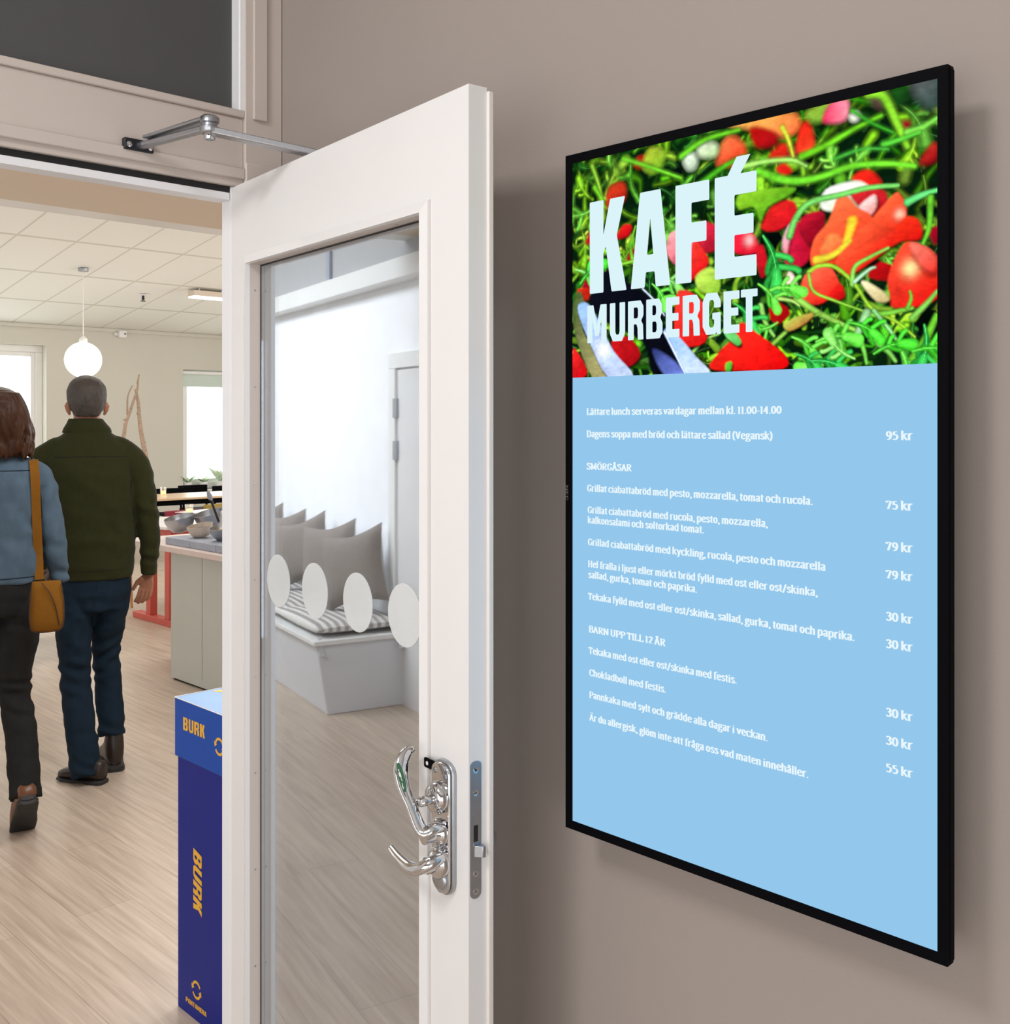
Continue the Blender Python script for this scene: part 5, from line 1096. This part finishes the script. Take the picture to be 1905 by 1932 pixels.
MB().lathe([(.014, -.07), (.018, -.05), (.014, -.012)]).lathe([(.03, -.085), (.03, -.078)]).build('nozzle', M['dark_metal'], sp)
a, b = ceil_pt(366, 541), ceil_pt(440, 546)
cl_ = empty('ceiling_lamp', ((a.x+b.x)/2, a.y, zc(a.y)-.12), 0, 'long boxy ceiling lamp under the tiled ceiling beyond the jamb', 'lamp')
hx = (b.x-a.x)/2
MB().box((-hx, -.0, .012), (hx, .16, .085)).build('lamp_housing', M['cream'], cl_, bevel=.006)
MB().box((-hx+.01, .0, -.008), (hx-.01, .16, .012)).build('diffuser', M['ceil_light'], cl_)
for s_ in (-.6, .6): MB().box((s_*hx-.01, .06, .085), (s_*hx+.01, .08, .085+.05)).build('hanger', M['steel'], cl_)
p = on_y(228, 631, YF)
em_ = empty('wall_sensor', (p.x, YF, p.z), 0, 'small white box sensor high on the far cafe wall', 'sensor')
MB().box((-.055, -.08, -.05), (.055, -.02, .05)).build('sensor_housing', M['white_trim'], em_, bevel=.01)
MB().box((-.10, -.03, -.02), (-.055, -.0005, .03)).box((-.06, -.025, -.03), (.03, -.0005, .03)).build('mounting_arm', M['white_trim'], em_)
MB().lathe([(.014, .08), (.014, .084)], (.025, 0, .005), (0, -1, 0), 14).build('lens', M['mark_grey'], em_)

# ---- birch branches leaning at the far wall
def branch(label, pts, r0, r1, twigs=()):
    w_ = [at_depth(px, py, t) for px, py, t in pts]; base = w_[-1]
    o = empty('birch_branch', (base.x, base.y, 0), 0, label, 'branch', 'birch branches against the far wall')
    loc = [p-Vector((base.x, base.y, 0)) for p in w_]; sm = smooth3(loc, 8)
    sm = [p+Vector((noise.noise(p*5)*.02, 0, noise.noise(p*7+Vector((3, 0, 0)))*.02)) for p in sm]
    st_ = MB().tube(sm, interp([r1, (r0+r1)/2, r0], len(sm)), 8)
    for i in range(4, len(sm)-2, 5):
        d = Vector((random.uniform(-1, 1), random.uniform(-.5, .5), .4)).normalized(); st_.tube([sm[i], sm[i]+d*.05], [r1*1.3, r1*.5], 5)
    st_.build('stem', M['birch'], o, smooth=True)
    for tw in twigs:
        q_ = [at_depth(*a)-Vector((base.x, base.y, 0)) for a in tw]; MB().tube(smooth3(q_), interp([.006, .013], len(smooth3(q_))), 6).build('twig', M['birch'], o, smooth=True)
branch('thin birch branch with a side twig leaning at the far cafe wall', [(263, 708, 14.3), (256, 745, 14.25), (242, 785, 14.2), (232, 828, 14.1), (205, 1032, 13.7)], .032, .012, [[(250, 727, 14.3), (241, 748, 14.25), (240, 782, 14.2)]])
branch('thicker birch branch leaning beside the man in the olive jacket', [(256, 734, 14.4), (262, 775, 14.3), (268, 825, 14.2), (276, 880, 14.1), (290, 1029, 13.9)], .042, .018)

# ================================================================== CAFE: COUNTER
co = empty('counter', (1.93, 4.29, 0), 0, 'grey green serving counter with pale wooden worktop behind the door jamb', 'counter')
MB().box((0, -2.0, .012), (.62, -.003, .798)).build('cabinet', M['counter'], co, bevel=.003)
MB().box((.012, -1.98, 0), (.60, -.02, .012)).build('plinth', M['dark_metal'], co)
MB().box((-.0015, -.40, .06), (-.0005, -.397, .798)).build('panel_joint', M['slate'], co)
MB().box((-.05, -2.02, .80), (.66, .55, .835)).build('worktop', M['ply'], co, bevel=.003)
MB().bar((.3, .5, 0), (.3, .5, .80), .05, .05, (0, 1, 0)).build('support_leg', M['white_fab'], co)
gr = 'slate slabs along the counter edge'
for i, lb in enumerate(('grey slate slab at the near man end of the counter', 'middle grey slate slab under the cream bowl', 'grey slate slab on the counter nearest the door jamb')):
    y1 = 4.30+.06-i*.315
    o = MB().box((0, -.155, 0), (.5, .155, .045)).build('slate_slab', M['slate'], None, bevel=.004); o.location = (1.93, y1-.155, .8355); tag(o, lb, 'slab', gr)
def bowl(loc, r_, h_, tilt, mat, label, group='bowls on the counter', fill=None, axis=0.0):
    o = empty('serving_bowl', loc, axis, label, 'bowl', group); o.rotation_euler = (0, tilt, axis)
    pr = [(r_*.38, 0), (r_*.62, h_*.10), (r_*.85, h_*.42), (r_*.96, h_*.75), (r_, h_), (r_*.965, h_), (r_*.92, h_*.75), (r_*.80, h_*.44), (r_*.55, h_*.14), (r_*.05, h_*.10)]
    MB().lathe(pr).build('bowl_shell', mat, o, smooth=True)
    if fill: MB().lathe([(r_*.6, h_*.2), (r_*.86, h_*.62), (r_*.7, h_*.70), (r_*.35, h_*.66), (r_*.02, h_*.72)]).build('food', fill, o, smooth=True)
    return o
bp_ = lambda px, py, x: on_x(px, py, x)
bw1 = bp_(344, 1010, 2.14); bowl((bw1.x, bw1.y, .886), .098, .10, R(-14), M['steel'], 'brushed steel bowl at the far end of the serving counter', fill=M['dark_food'])
bw2 = bp_(381, 1012, 2.08); bowl((bw2.x, bw2.y, .884), .080, .075, R(-12), M['cream'], 'small cream bowl of dark food between the steel bowls', fill=M['dark_food'])
bw3 = bp_(402, 1008, 2.32); bowl((bw3.x, bw3.y, .886), .10, .125, R(-16), M['steel'], 'taller steel bowl behind the cream bowl')
bw4 = bp_(428, 1012, 2.10); bowl((bw4.x, bw4.y, .884), .09, .09, R(-14), M['steel'], 'steel bowl half hidden by the white jamb', fill=M['flame'] and M['box_yellow'])
p0, p1 = at_depth(413, 985, 6.45), at_depth(392, 927, 6.45)
sv = empty('serving_spoon', p0, 0, 'dark serving spoon standing up from the taller steel bowl', 'spoon')
MB().tube([(0, 0, 0), (p1-p0)*.55, (p1-p0)*.75], [.008, .007, .010], 10).build('handle', M['dark_metal'], sv, smooth=True)
MB().tube([(p1-p0)*.7, (p1-p0)*.85, (p1-p0)], [.014, .024, .012], 12, .5).build('spoon_bowl', M['slate'], sv, smooth=True)

# ================================================================== CAFE: TABLES AND CHAIRS
def chair(loc, rz, label, seatm, legm, group='cafe chairs', backz=(.62, .80), legr=.016):
    o = empty('cafe_chair', (*loc, 0), rz, label, 'chair', group)
    MB().box((-.21, -.21, .43), (.21, .21, .47)).build('seat', seatm, o, bevel=.015)
    b = MB(); rr = []
    for k in range(9):
        x = -.21+.42*k/8; y = -.225-.03*(1-((x/.21)**2)); rr.append([(x, y-.014, backz[0]), (x, y+.014, backz[0]), (x, y+.010, backz[1]), (x, y-.018, backz[1])])
    b.rings(rr).build('backrest', seatm, o, bevel=.006)
    for sx_ in (-1, 1):
        MB().tube([(sx_*.19, .18, .44), (sx_*.205, .205, 0)], [legr, legr*.8], 10).build('leg', legm, o, smooth=True)
        MB().tube([(sx_*.19, -.225, backz[0]+.05), (sx_*.185, -.19, .44), (sx_*.20, -.225, 0)], [legr*.8, legr, legr*.8], 10).build('leg', legm, o, smooth=True)
    return o
def table(loc, sx_, sy_, z, label, topm, legm, th=.025, r_=.05):
    o = empty('cafe_table', (*loc, 0), 0, label, 'table', 'cafe tables')
    MB().prism(rnd([(-sx_/2, -sy_/2), (sx_/2, -sy_/2), (sx_/2, sy_/2), (-sx_/2, sy_/2)], r_, 6), lambda u, v, d: (u, v, z+d), -th, 0).build('table_top', topm, o, bevel=.004)
    MB().box((-sx_/2+.06, -sy_/2+.05, z-th-.06), (sx_/2-.06, -sy_/2+.08, z-th)).box((-sx_/2+.06, sy_/2-.08, z-th-.06), (sx_/2-.06, sy_/2-.05, z-th)).build('apron', legm, o)
    return o
# red trestle table behind the counter
rt = table((3.42, 6.13), 1.62, .86, .80, 'white topped table on red trestles beyond the serving counter', M['white_tab'], M['red'])
for sx_ in (-.67, .67):
    t_ = MB().box((sx_-.04, -.36, 0), (sx_+.04, .36, .05)).box((sx_-.03, -.26, .05), (sx_+.03, -.18, .715)).box((sx_-.03, .06, .05), (sx_+.03, .14, .715)).box((sx_-.03, -.36, .70), (sx_+.03, .36, .774)); t_.build('trestle', M['red'], rt, bevel=.004)
bt_ = table((4.85, 9.75), 1.9, .8, .74, 'beech table on black legs under the bright window', M['wood_top'], M['black'])
for a in (-.85, .85):
    for b in (-.32, .32): MB().box((a-.02, b-.02, 0), (a+.02, b+.02, .66)).build('leg', M['black'], bt_)
chair((3.0, 5.35), R(0), 'wine red chair pushed up to the near side of the white topped table', M['wine'], M['dark_metal'], backz=(.60, .81))
chair((3.55, 6.95), R(180), 'wine red chair on the far side of the white topped table', M['wine'], M['dark_metal'], backz=(.64, .79))
chair((2.75, 7.15), R(165), 'white chair with oak legs seen past the olive sleeve', M['white_fab'], M['wood_leg'], backz=(.58, .86))
chair((4.55, 8.75), R(20), 'ochre chair with black legs before the beech table', M['ochre'], M['black'], backz=(.52, .72))
p = on_y(321, 922, 10.75); chair((p.x, 10.55), R(180), 'black chair under the beige wall behind the beech table', M['black'], M['black'], backz=(.66, .76))
p = on_y(369, 926, 11.15); chair((p.x, 11.0), R(180), 'black chair in front of the plants on the window sill', M['black'], M['black'], backz=(.66, .76))
p = on_y(421, 926, 10.75); chair((p.x, 10.45), R(175), 'black chair beside the white jamb, beyond the serving spoon', M['black'], M['black'], backz=(.64, .77))
p = on_z(107, 1245, 0); chair((p.x-.14, p.y+.20), R(20), 'navy chair with oak legs between the two walking people', M['navy'], M['wood_leg'])
p = on_z(88, 1214, 0); chair((p.x-.05, p.y+.05), R(-30), 'navy chair with dark legs behind the brown bag', M['navy'], M['navy'])
# candles, card, plants
def candle(loc, label):
    o = empty('candle_glass', loc, 0, label, 'candle', 'tealights on the cafe tables')
    MB().lathe([(.034, 0), (.040, .09), (.037, .09), (.031, .008), (.002, .006)]).build('glass_cup', M['candle_glass'], o, smooth=True)
    MB().lathe([(.028, .009), (.028, .05), (.004, .05)]).build('wax', M['flame'], o, smooth=True)
    return o
p = on_z(357, 971, .80); candle((p.x, p.y, .80), 'glowing tealight glass on the white topped table')
p = on_z(308, 934, .74); candle((p.x, p.y, .74), 'glowing tealight glass on the beech table')
p = on_z(380, 965, .80); o = MB().box((-.20, -.12, 0), (.20, .12, .004)).build('paper_sheet', M['white_tab']); o.location = (p.x, p.y, .8005); o.rotation_euler = (0, 0, .3); tag(o, 'pale sheet of paper on the white topped table', 'paper')
def plant(px, label, h_, n, seed):
    rp_ = random.Random(seed); p = on_y(px, 925, YF+.02); o = empty('potted_plant', (p.x, YF+.02, RW[2]), 0, label, 'plant', 'plants on the window sill')
    MB().lathe([(.045, 0), (.065, .11), (.058, .11), (.05, .02), (.002, .02)]).build('pot', M['pot'], o, smooth=True)
    lf_ = MB()
    for k in range(n):
        a = 2*math.pi*k/n+rp_.random(); L = h_*rp_.uniform(.6, 1); d = Vector((math.cos(a)*.55, math.sin(a)*.25, 1)).normalized(); q_ = d.cross(Vector((0, 0, 1))).normalized(); b_ = Vector((0, 0, .09))
        pts = [b_+d*L*t+Vector((math.cos(a)*.08*t*t, 0, -.05*t*t)) for t in (0, .35, .7, 1)]; ws_ = [.01, .045, .04, .004]
        lf_.add([pt+q_*w2 for pt, w2 in zip(pts, ws_)]+[pt-q_*w2 for pt, w2 in zip(pts, ws_)]+[pt+Vector((0, .004, 0)) for pt in pts], [(0, 1, 9, 8), (1, 2, 10, 9), (2, 3, 11, 10), (8, 9, 5, 4), (9, 10, 6, 5), (10, 11, 7, 6)])
    lf_.build('leaves', M['leaf_pale'], o, smooth=True)
plant(354, 'pale leafy pot plant at the corner of the window sill', .22, 7, 1)
plant(384, 'round pale pot plant in the middle of the window sill', .16, 9, 2)
plant(414, 'tall pot plant on the sill beside the white jamb', .36, 7, 4)

# ================================================================== MIRRORED IN THE DOOR GLASS: the bench along the white wall
BY0, BY1 = 3.38, 6.2
bn = empty('wall_bench', (XL+.25, BY0, 0), 0, 'white box bench along the mottled wall, mirrored in the door glass', 'bench')
MB().hexa([(-.249, 0, 0), (.22, 0, 0), (.22, BY1-BY0, 0), (-.249, BY1-BY0, 0), (-.249, 0, .385), (.285, 0, .385), (.285, BY1-BY0, .385), (-.249, BY1-BY0, .385)]).build('bench_box', M['bench'], bn, bevel=.004)
MB().box((-.249, -.02, .385), (.305, BY1-BY0, .412)).build('bench_top', M['white_trim'], bn, bevel=.004)
cu_ = MB(); n1, n2 = 12, 40
rr = []
for j in range(n2+1):
    y = .03+(BY1-BY0-.06)*j/n2; pf = 1-.35*(abs((j % 10)-5)/5)**3; ring = []
    for k in range(24):
        a = 2*math.pi*k/24; c, d = math.cos(a), math.sin(a); e_ = .55 if 0 < j < n2 else .5
        ring.append((.02+math.copysign(abs(c)**.5, c)*.25*(1 if 0 < j < n2 else .9), y, .458+math.copysign(abs(d)**.6, d)*.040*pf*(1 if 0 < j < n2 else .5)))
    rr.append(ring)
sc2 = empty('seat_cushion', (XL+.25, BY0, 0), 0, 'long striped seat cushion with tassels on the mirrored white bench', 'cushion')
cu_.rings(rr).build('cushion_pad', M['stripe'], sc2, smooth=True)
for x in (-.2, .26):
    tz = MB()
    for k in range(9): tz.tube([(x+random.uniform(-.008, .008), .02, .43), (x+random.uniform(-.016, .016), -.035+random.uniform(-.01, .01), .33)], [.004, .005], 6)
    tz.build('tassel', M['pillow_pale'], sc2)
def pillow(y, rz, tilt, roll, mats, label, sz=.46):
    o = empty('throw_pillow', (XL+.20, y, .53), rz, label, 'pillow', 'pillows on the mirrored bench'); o.rotation_euler = (roll, tilt, rz)
    n = 14
    def P2(u, v, s): 
        e = (1-abs(u)**2.6)*(1-abs(v)**2.6); pull = 1-.20*(1-abs(u)**1.5)*abs(v)**2; pull2 = 1-.13*(1-abs(v)**1.5)*abs(u)**2
        return (s*.085*max(e, 0)**.5, u*sz/2*pull2, sz/2+v*sz/2*pull)
    for s, nm_, mt_ in ((1, 'pillow_front', mats[0]), (-1, 'pillow_back', mats[1])):
        vs = [P2(-1+2*i/n, -1+2*j/n, s) for j in range(n+1) for i in range(n+1)]
        MB().add(vs, [(j*(n+1)+i, j*(n+1)+i+1, (j+1)*(n+1)+i+1, (j+1)*(n+1)+i) for j in range(n) for i in range(n)]).build(nm_, mt_, o, smooth=True)
    return o
TP = (M['pillow'], M['pillow_pale']); PP = (M['pillow_pale'], M['pillow_pale'])
for i, lb in enumerate(('taupe pillow nearest the end of the mirrored bench', 'second taupe pillow from the end of the mirrored bench', 'third taupe pillow from the end of the mirrored bench', 'fourth taupe pillow from the end of the mirrored bench', 'fifth taupe pillow from the end of the mirrored bench')):
    pillow(3.62+.46*i, R((-30, -24, -32, -22, -28)[i]), R(-10), R((-14, -10, -15, -9, -12)[i]), TP, lb)
